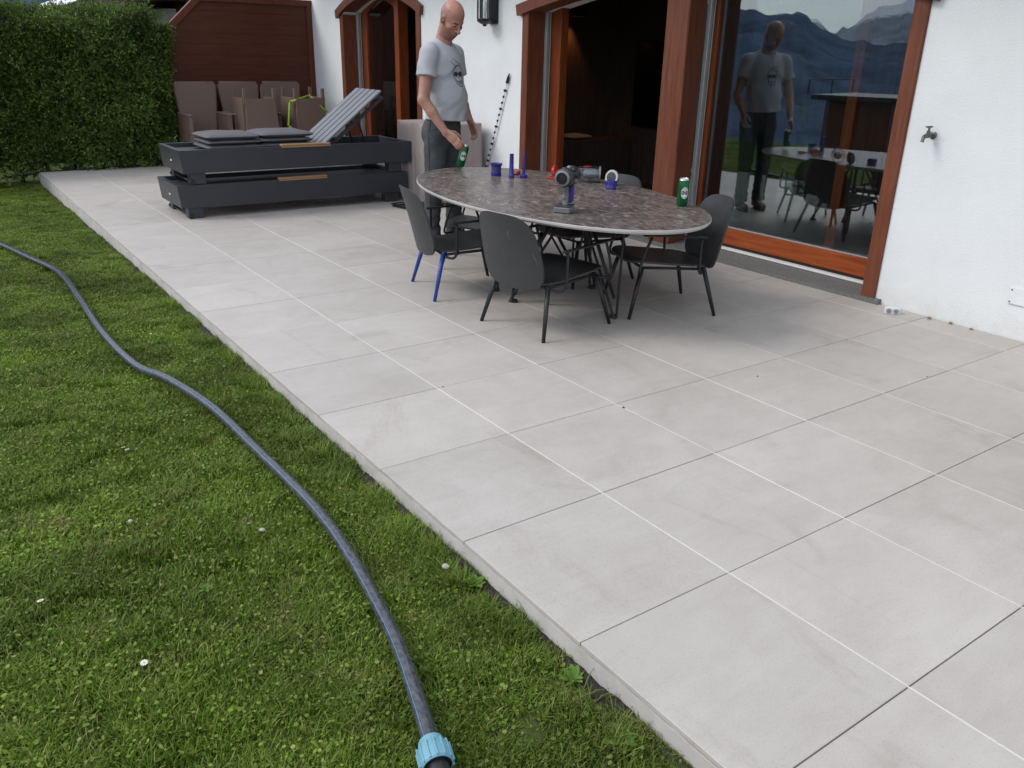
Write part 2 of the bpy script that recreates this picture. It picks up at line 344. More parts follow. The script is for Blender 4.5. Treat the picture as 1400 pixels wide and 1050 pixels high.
for i in range(1, 7):
    MB().box(i * TS - 0.0021, i * TS + 0.0021, -3.6, 9.3 if i < 3 else 9.95, -0.013, -0.0012).build('grout_line', M_grout, base)

# ---- house
FX = 3.84
house = empty('house', (FX, 2.4, 0), label='white plastered house with brown timber patio doors along the terrace', cat='house')
def hchild(mb, name, M, parent=None, smooth=None):
    """a part of the house, given in world coordinates"""
    o = mb.build(name, M, parent or house, smooth)
    o.data.transform(Matrix.Translation(-Vector(house.location)))
    return o
def arc(y0, y1, zs, rise, n=14):
    a = (y1 - y0) / 2; Rr = (a * a + rise * rise) / (2 * rise); cy = (y0 + y1) / 2; cz = zs + rise - Rr
    return [(y0 + (y1 - y0) * i / n, cz + math.sqrt(Rr * Rr - (y0 + (y1 - y0) * i / n - cy) ** 2)) for i in range(n + 1)]
DOORS = [(0.375, 4.472, 1.85, 0.22), (6.49, 8.70, 1.90, 0.26)]
outl = [(-7.0, -0.3)]
for y0, y1, zs, rise in DOORS:
    outl += [(y0 + 0.03, -0.3)] + [(min(max(a, y0 + 0.03), y1 - 0.03), b) for a, b in arc(y0, y1, zs, rise)] + [(y1 - 0.03, -0.3)]
outl += [(16.0, -0.3), (16.0, 2.9), (-7.0, 2.9)]
hchild(MB().prism(outl, FX, FX + 0.36, 'x'), 'wall', M_plaster)
# unseen eave and roof, overhang added to shade the terrace towards the house
hchild(MB().prism([(2.9, 2.92), (2.9, 3.02), (8.6, 4.6), (8.6, 2.92)], -7.3, 9.8, 'y'), 'roof', M_jamb)
# rooms behind the doors
def room(y0, y1, x1, nm):
    hchild(MB().box(FX + 0.36, x1, y0, y1, -0.12, -0.02), 'room_floor', M_dkfloor)
    hchild(MB().box(x1, x1 + 0.1, y0 - 0.1, y1 + 0.1, -0.12, 2.6), 'room_wall', M_dkwall)
    hchild(MB().box(FX + 0.36, x1, y0 - 0.1, y0, -0.12, 2.6), 'room_wall', M_dkwall)
    hchild(MB().box(FX + 0.36, x1, y1, y1 + 0.1, -0.12, 2.6), 'room_wall', M_dkwall)
    hchild(MB().box(FX + 0.36, x1 + 0.1, y0 - 0.1, y1 + 0.1, 2.6, 2.7), 'room_ceiling', M_dkwall)
room(-1.2, 6.0, 6.4, 'living'); room(6.2, 9.6, 6.4, 'bed')
# wall panels of the living room, picked apart by their joints
for k in range(9):
    y = -1.15 + k * 0.8
    hchild(MB().box(6.372, 6.398, y, y + 0.79, -0.02, 2.6, 0.003), 'wall_panel', M_dkwall)

def door_trim(door, y0, y1, zs, rise, jw=0.10):
    hchild(MB().box(FX - 0.018, FX + 0.18, y0, y0 + jw, 0.012, zs + 0.02, 0.006), 'jamb', M_trim, door)
    hchild(MB().box(FX - 0.018, FX + 0.18, y1 - jw, y1, 0.012, zs + 0.02, 0.006), 'jamb', M_trim, door)
    top = arc(y0 - 0.07, y1 + 0.07, zs + 0.075, rise); bot = arc(y0 - 0.05, y1 + 0.05, zs - 0.02, rise)
    hchild(MB().prism(bot + top[::-1], FX - 0.05, FX + 0.17, 'x'), 'lintel', M_trim, door)

d1 = hchild(MB().prism([(FX - 0.045, -0.002), (FX - 0.045, 0.028), (FX + 0.19, 0.050), (FX + 0.36, 0.050), (FX + 0.36, -0.002)], 0.33, 4.50, 'y'), 'patio_door', M_stone)
d1['label'] = 'wide arched patio door with granite sill, one leaf slid open'
door_trim(d1, 0.375, 4.472, 1.85, 0.22)
hchild(MB().box(FX - 0.018, FX + 0.18, 2.29, 2.535, 0.012, 2.15, 0.008), 'post', M_trim, d1)
hchild(MB().box(FX + 0.16, FX + 0.165, 4.372, 4.374, 0.05, 0.06), 'screw', M_alu, d1)
for y in (4.335, 2.255):
    hchild(MB().box(FX + 0.180, FX + 0.215, y, y + 0.036, 0.05, 2.1, 0.003), 'guide_rail', M_alu, d1)
    hchild(MB().box(FX + 0.224, FX + 0.236, y, y + 0.036, 0.05, 2.1, 0.002), 'guide_rail', M_alu, d1)
hchild(MB().box(FX + 0.245, FX + 0.34, 4.195, 4.37, 0.05, 2.15, 0.005), 'frame_stile', M_stile, d1)
hchild(MB().box(FX + 0.245, FX + 0.30, 2.225, 2.288, 0.05, 2.15, 0.004), 'frame_stile', M_stile, d1)
hchild(MB().box(FX + 0.17, FX + 0.215, 0.48, 2.25, 0.052, 0.068, 0.002), 'threshold_strip', M_white_alu, d1)
hchild(MB().box(FX + 0.17, FX + 0.215, 2.54, 4.33, 0.052, 0.068, 0.002), 'threshold_strip', M_white_alu, d1)
hchild(MB().box(FX + 0.245, FX + 0.305, 0.44, 2.225, 0.078, 0.212, 0.004), 'bottom_rail', M_rail, d1)
hchild(MB().box(FX + 0.252, FX + 0.30, 0.44, 2.225, 0.051, 0.077), 'gasket', M_rubber, d1)
hchild(MB().box(FX + 0.250, FX + 0.265, 0.48, 2.225, 0.214, 0.222, 0.001), 'glazing_bead', M_alu, d1)
hchild(MB().box(FX + 0.270, FX + 0.276, 0.42, 2.226, 0.215, 2.14), 'glass_pane', M_glass, d1)
# inner leaf, slid to the right behind the fixed pane
hchild(MB().box(FX + 0.345, FX + 0.40, 0.985, 1.065, 0.06, 2.15, 0.004), 'leaf_stile', M_stile, d1)
hchild(MB().box(FX + 0.345, FX + 0.40, 2.70, 2.78, 0.06, 2.15, 0.004), 'leaf_stile', M_stile, d1)
hchild(MB().box(FX + 0.345, FX + 0.40, 1.066, 2.699, 0.06, 0.19, 0.004), 'bottom_rail', M_rail, d1)
hchild(MB().box(FX + 0.370, FX + 0.376, 1.05, 2.71, 0.18, 2.14), 'glass_pane', M_glass, d1)
# far arched door
d2 = hchild(MB().prism([(FX - 0.045, -0.002), (FX - 0.045, 0.028), (FX + 0.19, 0.050), (FX + 0.36, 0.050), (FX + 0.36, -0.002)], 6.45, 8.74, 'y'), 'patio_door', M_stone)
d2['label'] = 'narrow arched patio door behind the wicker chairs'
door_trim(d2, 6.49, 8.70, 1.90, 0.26)
hchild(MB().box(FX + 0.180, FX + 0.215, 8.56, 8.60, 0.05, 2.2, 0.003), 'guide_rail', M_alu, d2)
hchild(MB().box(FX + 0.224, FX + 0.236, 8.56, 8.60, 0.05, 2.2, 0.002), 'guide_rail', M_alu, d2)
hchild(MB().box(FX + 0.245, FX + 0.34, 8.42, 8.60, 0.05, 2.2, 0.005), 'frame_stile', M_stile, d2)
hchild(MB().box(FX + 0.20, FX + 0.34, 7.43, 7.54, 0.05, 2.2, 0.005), 'frame_stile', M_stile, d2)
hchild(MB().box(FX + 0.245, FX + 0.34, 7.542, 8.418, 0.05, 0.20, 0.005), 'bottom_rail', M_rail, d2)
hchild(MB().box(FX + 0.270, FX + 0.276, 7.53, 8.43, 0.20, 2.2), 'glass_pane', M_glass, d2)
top = arc(7.54, 8.42, 1.93, 0.16)
hchild(MB().prism([(7.54, 2.25)] + top + [(8.42, 2.25)], FX + 0.25, FX + 0.268, 'x'), 'frame_arch', M_stile, d2)
# dark curtain in folds behind the fixed pane
def curtain(x, y0, y1, z0, z1, amp=0.035, waves=7):
    n = 70; v = []
    for i in range(n + 1):
        t = i / n; y = y0 + (y1 - y0) * t; dx = amp * math.sin(t * waves * 2 * math.pi) + 0.01 * math.sin(t * 31)
        v += [(x + dx, y, z0), (x + dx * 0.8, y, z1), (x + dx + 0.004, y, z0), (x + dx * 0.8 + 0.004, y, z1)]
    f = []
    for i in range(n):
        a = i * 4; b = a + 4
        f += [(a, b, b + 1, a + 1), (a + 2, a + 3, b + 3, b + 2), (a, a + 2, b + 2, b), (a + 1, b + 1, b + 3, a + 3)]
    return MB().add(v, f)
cu = curtain(FX + 0.62, 1.95, 2.75, 0.0, 2.3).build('curtain', mat('brown curtain', (0.028, 0.022, 0.019), 0.9, var=0.15), None, smooth=180)
tag(cu, 'dark brown curtain gathered behind the fixed glass pane', 'curtain')

# things inside the room
tv = empty('television', (6.34, 4.88, 1.17), label='black screen on the dark panelled wall inside the open door', cat='television')
MB().box(-0.05, 0.015, -0.62, 0.62, -0.50, 0.50, 0.006).build('casing', M_black, tv)
MB().box(-0.054, -0.0505, -0.60, 0.60, -0.48, 0.48).build('screen', mat('dark screen', (0.004, 0.004, 0.005), 0.12, var=0.1), tv)
cab = empty('low_cabinet', (5.75, 5.97, 0), label='low dark cabinet against the panelled wall inside the open door', cat='cabinet')
MB().box(-0.62, 0.60, -0.42, 0.02, 0.0, 0.52, 0.004).build('carcass', M_dkwall, cab)
MB().box(-0.61, -0.01, -0.443, -0.422, 0.03, 0.50, 0.003).build('door', M_dkwall, cab)
MB().box(0.0, 0.59, -0.443, -0.422, 0.03, 0.50, 0.003).build('door', M_dkwall, cab)
def pad(x0, x1, y0, y1, z0, z1, puff=0.018, n=10, seed=0):
    """soft flat cushion with rounded edges and a puffed top"""
    v = []; rnd = random.Random(seed)
    def sq(t): return math.copysign(abs(t) ** 0.6, t)
    cx, cy, cz = (x0 + x1) / 2, (y0 + y1) / 2, (z0 + z1) / 2; hx, hy, hz = (x1 - x0) / 2, (y1 - y0) / 2, (z1 - z0) / 2
    N = n
    def pt(a, b, sgn):
        e = max(abs(a), abs(b)); edge = max(0.0, 1 - e ** 5) ** 0.55
        bulge = 0.66 + 0.34 * math.cos(a * 1.4) * math.cos(b * 1.4)
        r = 1.0 - 0.03 * (abs(a) * abs(b)) ** 3
        return (cx + a * hx * r, cy + b * hy * r, cz + sgn * hz * (edge * bulge) + puff * 0.25 * math.sin(a * 5 + seed) * math.sin(b * 4 + seed * 2) * edge * (1 if sgn > 0 else 0.3))
    for sgn in (1, -1):
        for j in range(N + 1):
            for i in range(N + 1):
                a = math.sin((i / N * 2 - 1) * math.pi / 2); b = math.sin((j / N * 2 - 1) * math.pi / 2)
                v.append(pt(a, b, sgn))
    W = N + 1; f = []
    for j in range(N):
        for i in range(N):
            q = (j * W + i, j * W + i + 1, (j + 1) * W + i + 1, (j + 1) * W + i); f.append(q); f.append(tuple(x + W * W for x in reversed(q)))
    mb = MB().add(v, f); return mb
tw = pad(-0.36, 0.02, -0.36, -0.08, 0.522, 0.585).build('towel', mat('white towel', (0.5, 0.5, 0.5), 0.95, bump=0.2, bscale=200), None, 180); tw.location = cab.location
tag(tw, 'white folded towel lying on the dark cabinet indoors', 'towel')
sp_ = empty('wall_spotlight', (5.62, 5.93, 1.93), label='small orange wall light glowing inside the open door', cat='lamp')
MB().box(-0.15, 0.15, -0.08, 0.07, 0.0, 0.07, 0.006).build('housing', M_black, sp_)
MB().box(-0.13, 0.13, -0.06, 0.06, -0.006, -0.001).build('diffuser', mat('spot diffuser', (0.8, 0.5, 0.25), 0.4), sp_)
ld = bpy.data.lights.new('warm_spot', 'SPOT'); ld.energy = 3.5; ld.color = (1.0, 0.36, 0.10); ld.spot_size = R_(75); ld.spot_blend = 0.6; ld.shadow_soft_size = 0.05
lo = bpy.data.objects.new('warm_spot', ld); C.objects.link(lo); lo.location = (5.62, 5.91, 1.90); lo.parent = None

# ---- wooden privacy screen
scr = empty('wooden_screen', (2.8, 9.70, 0), label='dark red timber privacy screen with a sloped corner behind the wicker chairs', cat='screen')
sxl, sxr = 1.78 - 2.8, 3.835 - 2.8
zc = lambda x: min(2.06, 1.60 + (x - sxl) * 0.98)   # sloped top left corner
nb = 15; ph = 2.06 / nb
for k in range(nb):
    z0 = 0.042 + k * (2.025 / nb); z1 = z0 + 2.025 / nb - 0.002
    xl = sxl + 0.05
    def xat(z): return max(xl, sxl + (z - 1.60) / 0.98 + 0.03)
    MB().prism([(xat(z0), z0), (sxr - 0.06, z0), (sxr - 0.06, z1), (xat(z1), z1)], -0.012 + random.uniform(-.002, .002), 0.014, 'y').build('plank', M_screen, scr)
    if k: MB().box(xat(z0) + 0.01, sxr - 0.07, 0.0145, 0.020, z0 - 0.02, z0 + 0.02).build('batten', M_screen, scr)
MB().box(sxr - 0.075, sxr, -0.035, 0.035, 0.0, 2.06, 0.005).build('post', M_screenf, scr)
MB().box(sxl, sxl + 0.075, -0.035, 0.035, 0.0, 1.62, 0.005).build('post', M_screenf, scr)
MB().prism([(sxl - 0.02, 1.57), (sxl - 0.02, 1.68), (sxl + 0.47, 2.13), (sxr, 2.13), (sxr, 2.055), (sxl + 0.50, 2.055)], -0.045, 0.045, 'y').build('top_rail', M_screenf, scr)
MB().box(sxl, sxr, -0.03, 0.03, 0.002, 0.04, 0.004).build('bottom_rail', M_screenf, scr)

# ---- neighbouring house beyond the hedge
nbh = empty('neighbour_house', (4.5, 15.0, 0), label='white neighbouring house with brown eaves behind the hedge', cat='house')
MB().box(-1.9, 4.0, 0.2, 6.0, -0.3, 2.15).build('wall', M_plaster, nbh)
MB().box(-1.9, -1.2, -2.2, 0.19, -0.3, 2.05).build('wall', M_plaster, nbh)
for k in range(12): MB().box(-1.94, -1.16, -2.225, -2.202, 0.1 + k * 0.16, 0.1 + k * 0.16 + 0.15, 0.004).build('cladding_board', mat('pale cladding', (0.62, 0.60, 0.55), 0.7), nbh)
MB().prism([(-2.6, 2.165), (-2.6, 2.24), (1.2, 3.9), (4.6, 2.4), (4.6, 2.165)], -3.2, 6.4, 'y').build('roof', M_jamb, nbh)
MB().box(-3.05, -2.61, -3.1, 3.0, 2.10, 2.165, 0.004).build('fascia', M_screenf, nbh)
def corrug(x0, x1, y0, y1, z0, z1, n=60):
    v = []
    for i in range(n + 1):
        t = i / n; y = y0 + (y1 - y0) * t; dz = 0.018 * math.sin(t * n * 1.3)
        v += [(x0, y, z0 + dz), (x1, y, z1 + dz), (x0, y, z0 + dz + 0.006), (x1, y, z1 + dz + 0.006)]
    f = []
    for i in range(n):
        a = i * 4; b = a + 4; f += [(a, b, b + 1, a + 1), (a + 2, a + 3, b + 3, b + 2), (a, a + 2, b + 2, b), (a + 1, b + 1, b + 3, a + 3)]
    return MB().add(v, f)
cr = corrug(-3.45, -2.55, -3.3, 4.0, 2.03, 2.36).build('canopy_sheet', mat('white corrugated sheet', (0.86, 0.87, 0.88), 0.35), nbh)
MB().tube([(-1.7, -2.3, 2.1), (-1.75, -2.42, 2.0), (-1.72, -2.45, 1.85), (-1.7, -2.4, 1.6), (-1.7, -2.35, 0)], 0.035).build('downpipe', M_screenf, nbh)

# ---- mountains round the valley, blue distance haze put into their base colour
def mountains(name, r0, f, snow, col, jag=0.35, a0=-130, a1=60, n=620, base=-170):
    rnd = np.random.RandomState(int(r0)); ph = rnd.rand(12) * 6.28
    v = []; rows = 34
    off = Vector((r0 * 0.01, r0 * 0.003, 3.0))
    for i in range(n + 1):
        deg = a0 + (a1 - a0) * i / n; az = R_(deg)
        crest = mnoise.fractal(Vector((deg * 0.22, r0 * 0.001, 0.5)), 0.65, 2.1, 7)
        H = r0 * math.tan(R_(max(0.5, f(deg)))) * (1 + jag * crest)
        for k in range(rows):
            t = k / (rows - 1); rr = r0 * (0.22 + 0.78 * t); x = rr * math.sin(az); y = rr * math.cos(az)
            rg = mnoise.ridged_multi_fractal(Vector((x, y, 0)) / (r0 * 0.11) + off, 0.9, 2.1, 5, 1.0, 2.0) - 1.0
            z = base + (H - base) * (t ** 1.35) + (H - base) * 0.16 * rg * math.sin(math.pi * min(1, t * 0.97)) 
            v.append((x, y, z))
    ff = [(i * rows + k, (i + 1) * rows + k, (i + 1) * rows + k + 1, i * rows + k + 1) for i in range(n) for k in range(rows - 1)]
    # back slope so that the range has depth
    nv = len(v)
    for i in range(n + 1):
        az = R_(a0 + (a1 - a0) * i / n); v.append((r0 * 1.25 * math.sin(az), r0 * 1.25 * math.cos(az), base))
    ff += [(i * rows + rows - 1, (i + 1) * rows + rows - 1, nv + i + 1, nv + i) for i in range(n)]
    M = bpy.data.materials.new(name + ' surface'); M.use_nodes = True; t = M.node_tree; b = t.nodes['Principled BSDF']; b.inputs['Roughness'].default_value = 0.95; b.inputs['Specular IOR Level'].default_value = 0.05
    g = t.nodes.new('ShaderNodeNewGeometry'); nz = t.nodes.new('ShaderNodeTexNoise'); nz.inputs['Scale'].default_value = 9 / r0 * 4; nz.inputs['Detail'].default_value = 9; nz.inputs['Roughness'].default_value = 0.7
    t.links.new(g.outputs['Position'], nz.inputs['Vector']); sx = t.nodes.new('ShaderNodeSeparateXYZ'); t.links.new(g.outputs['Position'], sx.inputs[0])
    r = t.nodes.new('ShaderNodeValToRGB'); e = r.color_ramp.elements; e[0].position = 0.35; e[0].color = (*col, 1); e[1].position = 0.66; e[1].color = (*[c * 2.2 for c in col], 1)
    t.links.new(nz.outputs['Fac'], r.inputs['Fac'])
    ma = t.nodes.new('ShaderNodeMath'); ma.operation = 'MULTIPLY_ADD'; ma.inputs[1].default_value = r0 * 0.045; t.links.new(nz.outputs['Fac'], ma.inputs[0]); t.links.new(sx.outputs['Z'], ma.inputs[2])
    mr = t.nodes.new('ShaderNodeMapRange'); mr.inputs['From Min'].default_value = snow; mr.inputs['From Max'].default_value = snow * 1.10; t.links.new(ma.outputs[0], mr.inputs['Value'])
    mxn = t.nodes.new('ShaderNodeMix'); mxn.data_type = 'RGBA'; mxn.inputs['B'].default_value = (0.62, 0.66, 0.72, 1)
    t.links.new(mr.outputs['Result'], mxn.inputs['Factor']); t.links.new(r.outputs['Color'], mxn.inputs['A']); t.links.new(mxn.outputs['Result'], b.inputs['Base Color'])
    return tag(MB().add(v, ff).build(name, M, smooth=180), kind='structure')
def interp(tab):
    xs = [a for a, b in tab]; ys = [b for a, b in tab]; return lambda x: float(np.interp(x, xs, ys))
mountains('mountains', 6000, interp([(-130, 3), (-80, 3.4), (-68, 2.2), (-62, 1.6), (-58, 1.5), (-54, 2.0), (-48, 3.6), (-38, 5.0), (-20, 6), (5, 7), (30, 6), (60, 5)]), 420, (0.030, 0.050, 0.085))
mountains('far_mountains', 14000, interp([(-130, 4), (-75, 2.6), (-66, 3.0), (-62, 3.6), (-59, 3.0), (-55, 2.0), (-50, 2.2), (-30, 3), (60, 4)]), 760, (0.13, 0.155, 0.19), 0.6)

hut = empty('garden_hut', (-14.0, 12.3, -2.1), R_(-12), 'dark timber garden hut with flat roof down the slope', 'hut')
MB().box(-1.1, 1.1, -0.95, 0.95, 0.0, 2.55, 0.01).build('wall', M_jamb, hut); MB().box(-1.5, 1.5, -1.25, 1.25, 2.56, 2.70, 0.02).build('roof', M_black, hut)
for sy in (-1.3, 1.3):
    for x in (-1.6, 0, 1.6): MB().box(x - 0.02, x + 0.02, sy - 0.02, sy + 0.02, 2.705, 3.1).build('railing_post', M_metal, hut)
    MB().tube([(-1.65, sy, 3.1), (1.65, sy, 3.1)], 0.02, 6).build('railing', M_metal, hut)
MB().box(1.105, 1.15, -0.4, 0.4, 0.05, 2.0, 0.01).build('door', M_jamb, hut)

# ================================================================== LAWN
M_grass = None
def leaf_mat(name, c1, c2, c3, rnd=0.25, rough=0.55, dry=0.0):
    M = bpy.data.materials.new(name); M.use_nodes = True; t = M.node_tree; b = t.nodes['Principled BSDF']
    at = t.nodes.new('ShaderNodeAttribute'); at.attribute_name = 'tone'
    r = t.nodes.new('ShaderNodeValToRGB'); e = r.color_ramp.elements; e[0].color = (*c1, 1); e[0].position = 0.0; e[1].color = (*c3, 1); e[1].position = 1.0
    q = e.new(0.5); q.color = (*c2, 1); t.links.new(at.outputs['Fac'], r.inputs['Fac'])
    oi = t.nodes.new('ShaderNodeObjectInfo'); hs = t.nodes.new('ShaderNodeHueSaturation'); mr = t.nodes.new('ShaderNodeMapRange'); mr.inputs['To Min'].default_value = 1 - rnd; mr.inputs['To Max'].default_value = 1 + rnd
    t.links.new(oi.outputs['Random'], mr.inputs['Value'])
    g = t.nodes.new('ShaderNodeNewGeometry'); n = t.nodes.new('ShaderNodeTexNoise'); n.inputs['Scale'].default_value = 1.6; n.inputs['Detail'].default_value = 6; t.links.new(g.outputs['Position'], n.inputs['Vector'])
    mr2 = t.nodes.new('ShaderNodeMapRange'); mr2.inputs['From Min'].default_value = 0.3; mr2.inputs['From Max'].default_value = 0.7; mr2.inputs['To Min'].default_value = 0.72; mr2.inputs['To Max'].default_value = 1.25; t.links.new(n.outputs['Fac'], mr2.inputs['Value'])
    mm = t.nodes.new('ShaderNodeMath'); mm.operation = 'MULTIPLY'; t.links.new(mr.outputs['Result'], mm.inputs[0]); t.links.new(mr2.outputs['Result'], mm.inputs[1])
    dryn = t.nodes.new('ShaderNodeTexNoise'); dryn.inputs['Scale'].default_value = 4.5; dryn.inputs['Detail'].default_value = 8; dryn.inputs['Roughness'].default_value = 0.7; t.links.new(g.outputs['Position'], dryn.inputs['Vector'])
    mr3 = t.nodes.new('ShaderNodeMapRange'); mr3.inputs['From Min'].default_value = 0.55; mr3.inputs['From Max'].default_value = 0.75; mr3.inputs['To Max'].default_value = dry; t.links.new(dryn.outputs['Fac'], mr3.inputs['Value'])
    mxd = t.nodes.new('ShaderNodeMix'); mxd.data_type = 'RGBA'; mxd.inputs['B'].default_value = (0.24, 0.20, 0.075, 1); t.links.new(mr3.outputs['Result'], mxd.inputs['Factor']); t.links.new(r.outputs['Color'], mxd.inputs['A'])
    t.links.new(mm.outputs[0], hs.inputs['Value']); t.links.new(mxd.outputs['Result'], hs.inputs['Color']); t.links.new(hs.outputs['Color'], b.inputs['Base Color'])
    b.inputs['Roughness'].default_value = rough; b.inputs['Specular IOR Level'].default_value = 0.3
    tr = t.nodes.new('ShaderNodeBsdfTranslucent'); t.links.new(hs.outputs['Color'], tr.inputs['Color']); ad = t.nodes.new('ShaderNodeMixShader'); ad.inputs[0].default_value = 0.22
    o = t.nodes['Material Output']; t.links.new(b.outputs[0], ad.inputs[1]); t.links.new(tr.outputs[0], ad.inputs[2]); t.links.new(ad.outputs[0], o.inputs['Surface'])
    return M
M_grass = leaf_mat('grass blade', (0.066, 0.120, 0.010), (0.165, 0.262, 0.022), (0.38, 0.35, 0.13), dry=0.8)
M_weed = leaf_mat('broad weed leaf', (0.060, 0.125, 0.018), (0.11, 0.21, 0.028), (0.17, 0.28, 0.045), 0.15)

def tone_mesh(name, v, f, tone, M):
    me = bpy.data.meshes.new(name); me.from_pydata(v, [], f); a = me.attributes.new('tone', 'FLOAT', 'POINT'); a.data.foreach_set('value', np.array(tone, np.float32)); me.materials.append(M); me.shade_smooth(); return me
def grass_patch(seed, size=0.34, nb=3600, ncl=260, hmin=0.011, hmax=0.034):
    r = np.random.RandomState(seed); v = []; f = []; tone = []
    hb = r.rand(5, 3)
    for _ in range(nb):
        x, y = (r.rand(2) - 0.5) * size; h = r.uniform(hmin, hmax) * (0.9 + 0.2 * math.sin(x * 21 + seed) * math.cos(y * 18)); a = r.rand() * 6.283; w = r.uniform(0.0009, 0.0020)
        ln = r.uniform(0.3, 1.5) * h; dx, dy = math.cos(a) * ln, math.sin(a) * ln; px, py = -math.sin(a) * w, math.cos(a) * w
        tn = r.beta(2, 3) * 0.75; 
        if r.rand() < 0.07: tn = r.uniform(0.85, 1.0)
        k = len(v)
        v += [(x - px, y - py, -0.01), (x + px, y + py, -0.01), (x + dx * .4 + px * .9, y + dy * .4 + py * .9, h * .6), (x + dx * .4 - px * .9, y + dy * .4 - py * .9, h * .6), (x + dx, y + dy, h)]
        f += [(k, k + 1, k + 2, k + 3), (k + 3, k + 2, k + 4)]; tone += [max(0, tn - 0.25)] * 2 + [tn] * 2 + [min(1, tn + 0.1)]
    for _ in range(ncl):    # small oval leaves of clover and herbs, tilted every way
        x, y = (r.rand(2) - 0.5) * size; h = r.uniform(0.008, 0.030); tn = r.uniform(0.1, 0.7); ln = r.uniform(0.006, 0.015); w = ln * r.uniform(0.3, 0.5)
        d = Vector((r.randn(), r.randn(), r.uniform(-.2, .9))).normalized(); sd_ = d.cross(Vector((r.randn() * .5, r.randn() * .5, 1))).normalized(); p = Vector((x, y, h)); k = len(v)
        v += [tuple(p), tuple(p + d * ln * .4 + sd_ * w), tuple(p + d * ln * .8 + sd_ * w * .7), tuple(p + d * ln), tuple(p + d * ln * .8 - sd_ * w * .7), tuple(p + d * ln * .4 - sd_ * w)]
        f += [(k, k + 1, k + 2, k + 3, k + 4, k + 5)]; tone += [tn] * 6
    return tone_mesh('grass_patch', v, f, tone, M_grass)

def scatter(name, meshes, pts, M, parent=None):
    """ONE object: points carrying rotation, scale and index; geometry nodes put a patch on each"""
    col = bpy.data.collections.new(name + '_patches')
    for i, me in enumerate(meshes):
        o = bpy.data.objects.new('%s_patch%d' % (name, i), me); col.objects.link(o)
    me = bpy.data.meshes.new(name); me.from_pydata([p[0] for p in pts], [], [])
    a = me.attributes.new('rot', 'FLOAT_VECTOR', 'POINT'); a.data.foreach_set('vector', np.array([p[1] for p in pts], np.float32).ravel())
    a = me.attributes.new('scl', 'FLOAT_VECTOR', 'POINT'); a.data.foreach_set('vector', np.array([p[2] for p in pts], np.float32).ravel())
    a = me.attributes.new('idx', 'INT', 'POINT'); a.data.foreach_set('value', np.array([p[3] for p in pts], np.int32))
    me.materials.append(M)
    ob = bpy.data.objects.new(name, me); C.objects.link(ob)
    if parent: ob.parent = parent
    g = bpy.data.node_groups.new(name + '_scatter', 'GeometryNodeTree')
    g.interface.new_socket('Geometry', in_out='INPUT', socket_type='NodeSocketGeometry'); g.interface.new_socket('Geometry', in_out='OUTPUT', socket_type='NodeSocketGeometry')
    N = g.nodes; gi = N.new('NodeGroupInput'); go = N.new('NodeGroupOutput'); ci = N.new('GeometryNodeCollectionInfo'); ci.inputs['Collection'].default_value = col; ci.inputs['Separate Children'].default_value = True; ci.inputs['Reset Children'].default_value = True
    ip = N.new('GeometryNodeInstanceOnPoints'); ip.inputs['Pick Instance'].default_value = True
    def attr(nm, ty):
        n = N.new('GeometryNodeInputNamedAttribute'); n.data_type = ty; n.inputs['Name'].default_value = nm; return [s for s in n.outputs if s.enabled and s.name == 'Attribute'][0]
    L = g.links
    er = N.new('FunctionNodeEulerToRotation'); L.new(attr('rot', 'FLOAT_VECTOR'), er.inputs[0])
    L.new(gi.outputs[0], ip.inputs['Points']); L.new(ci.outputs[0], ip.inputs['Instance']); L.new(er.outputs[0], ip.inputs['Rotation']); L.new(attr('scl', 'FLOAT_VECTOR'), ip.inputs['Scale']); L.new(attr('idx', 'INT'), ip.inputs['Instance Index'])
    L.new(ip.outputs[0], go.inputs[0])
    md = ob.modifiers.new('scatter', 'NODES'); md.node_group = g
    return ob

patches = [grass_patch(s) for s in range(9)]
tufts = [grass_patch(40 + s, 0.12, 150, 22, 0.025, 0.075) for s in range(4)]
pts = []
y = -4.0
while y < 9.6:
    x = -5.2
    while x < 0.02:
        s = random.uniform(0.9, 1.12)
        pts.append(((x + random.uniform(-.05, .05), y + random.uniform(-.05, .05), lawn_z(y) + random.uniform(-.006, .004)), (random.uniform(-.06, .06), random.uniform(-.06, .06), random.uniform(0, 6.28)), (s, s, random.uniform(0.75, 1.1)), random.randrange(9)))
        x += 0.25
    y += 0.25
for _ in range(520):   # longer tufts along the kerb and here and there
    if random.random() < 0.6: x = -abs(random.gauss(0.02, 0.06)) - 0.005; y = random.uniform(-2.5, 9.2)
    else: x = random.uniform(-3.2, -0.05); y = random.uniform(-2.5, 9.0)
    s = random.uniform(0.6, 1.0); pts.append(((x, y, lawn_z(y)), (0, 0, random.uniform(0, 6.28)), (s, s, s * random.uniform(0.7, 1.05)), 9 + random.randrange(4)))
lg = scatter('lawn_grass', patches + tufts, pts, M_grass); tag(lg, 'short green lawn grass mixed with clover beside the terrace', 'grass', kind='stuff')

n = 900; v = []
for i in range(n + 1):
    y = -3.4 + i * (12.6 / n)
    for j, x in enumerate((-0.045, -0.030, -0.016, -0.003)):
        v.append((x + 0.004 * mnoise.noise(Vector((y * 40, j, 0))), y, lawn_z(y) + (0.0, 0.016, 0.020, 0.014)[j] * (1.0 + 1.2 * mnoise.noise(Vector((y * 9, j * .7, 3))) + 0.6 * mnoise.noise(Vector((y * 55, j * 2.0, 7))))))
tag(MB().add(v, [(i * 4 + j, (i + 1) * 4 + j, (i + 1) * 4 + j + 1, i * 4 + j + 1) for i in range(n) for j in range(3)]).build('soil_edge', mat('dark crumbly soil', (0.030, 0.024, 0.018), 0.95, var=0.5, scale=90, bump=0.6, bscale=200), None, 180), kind='structure')
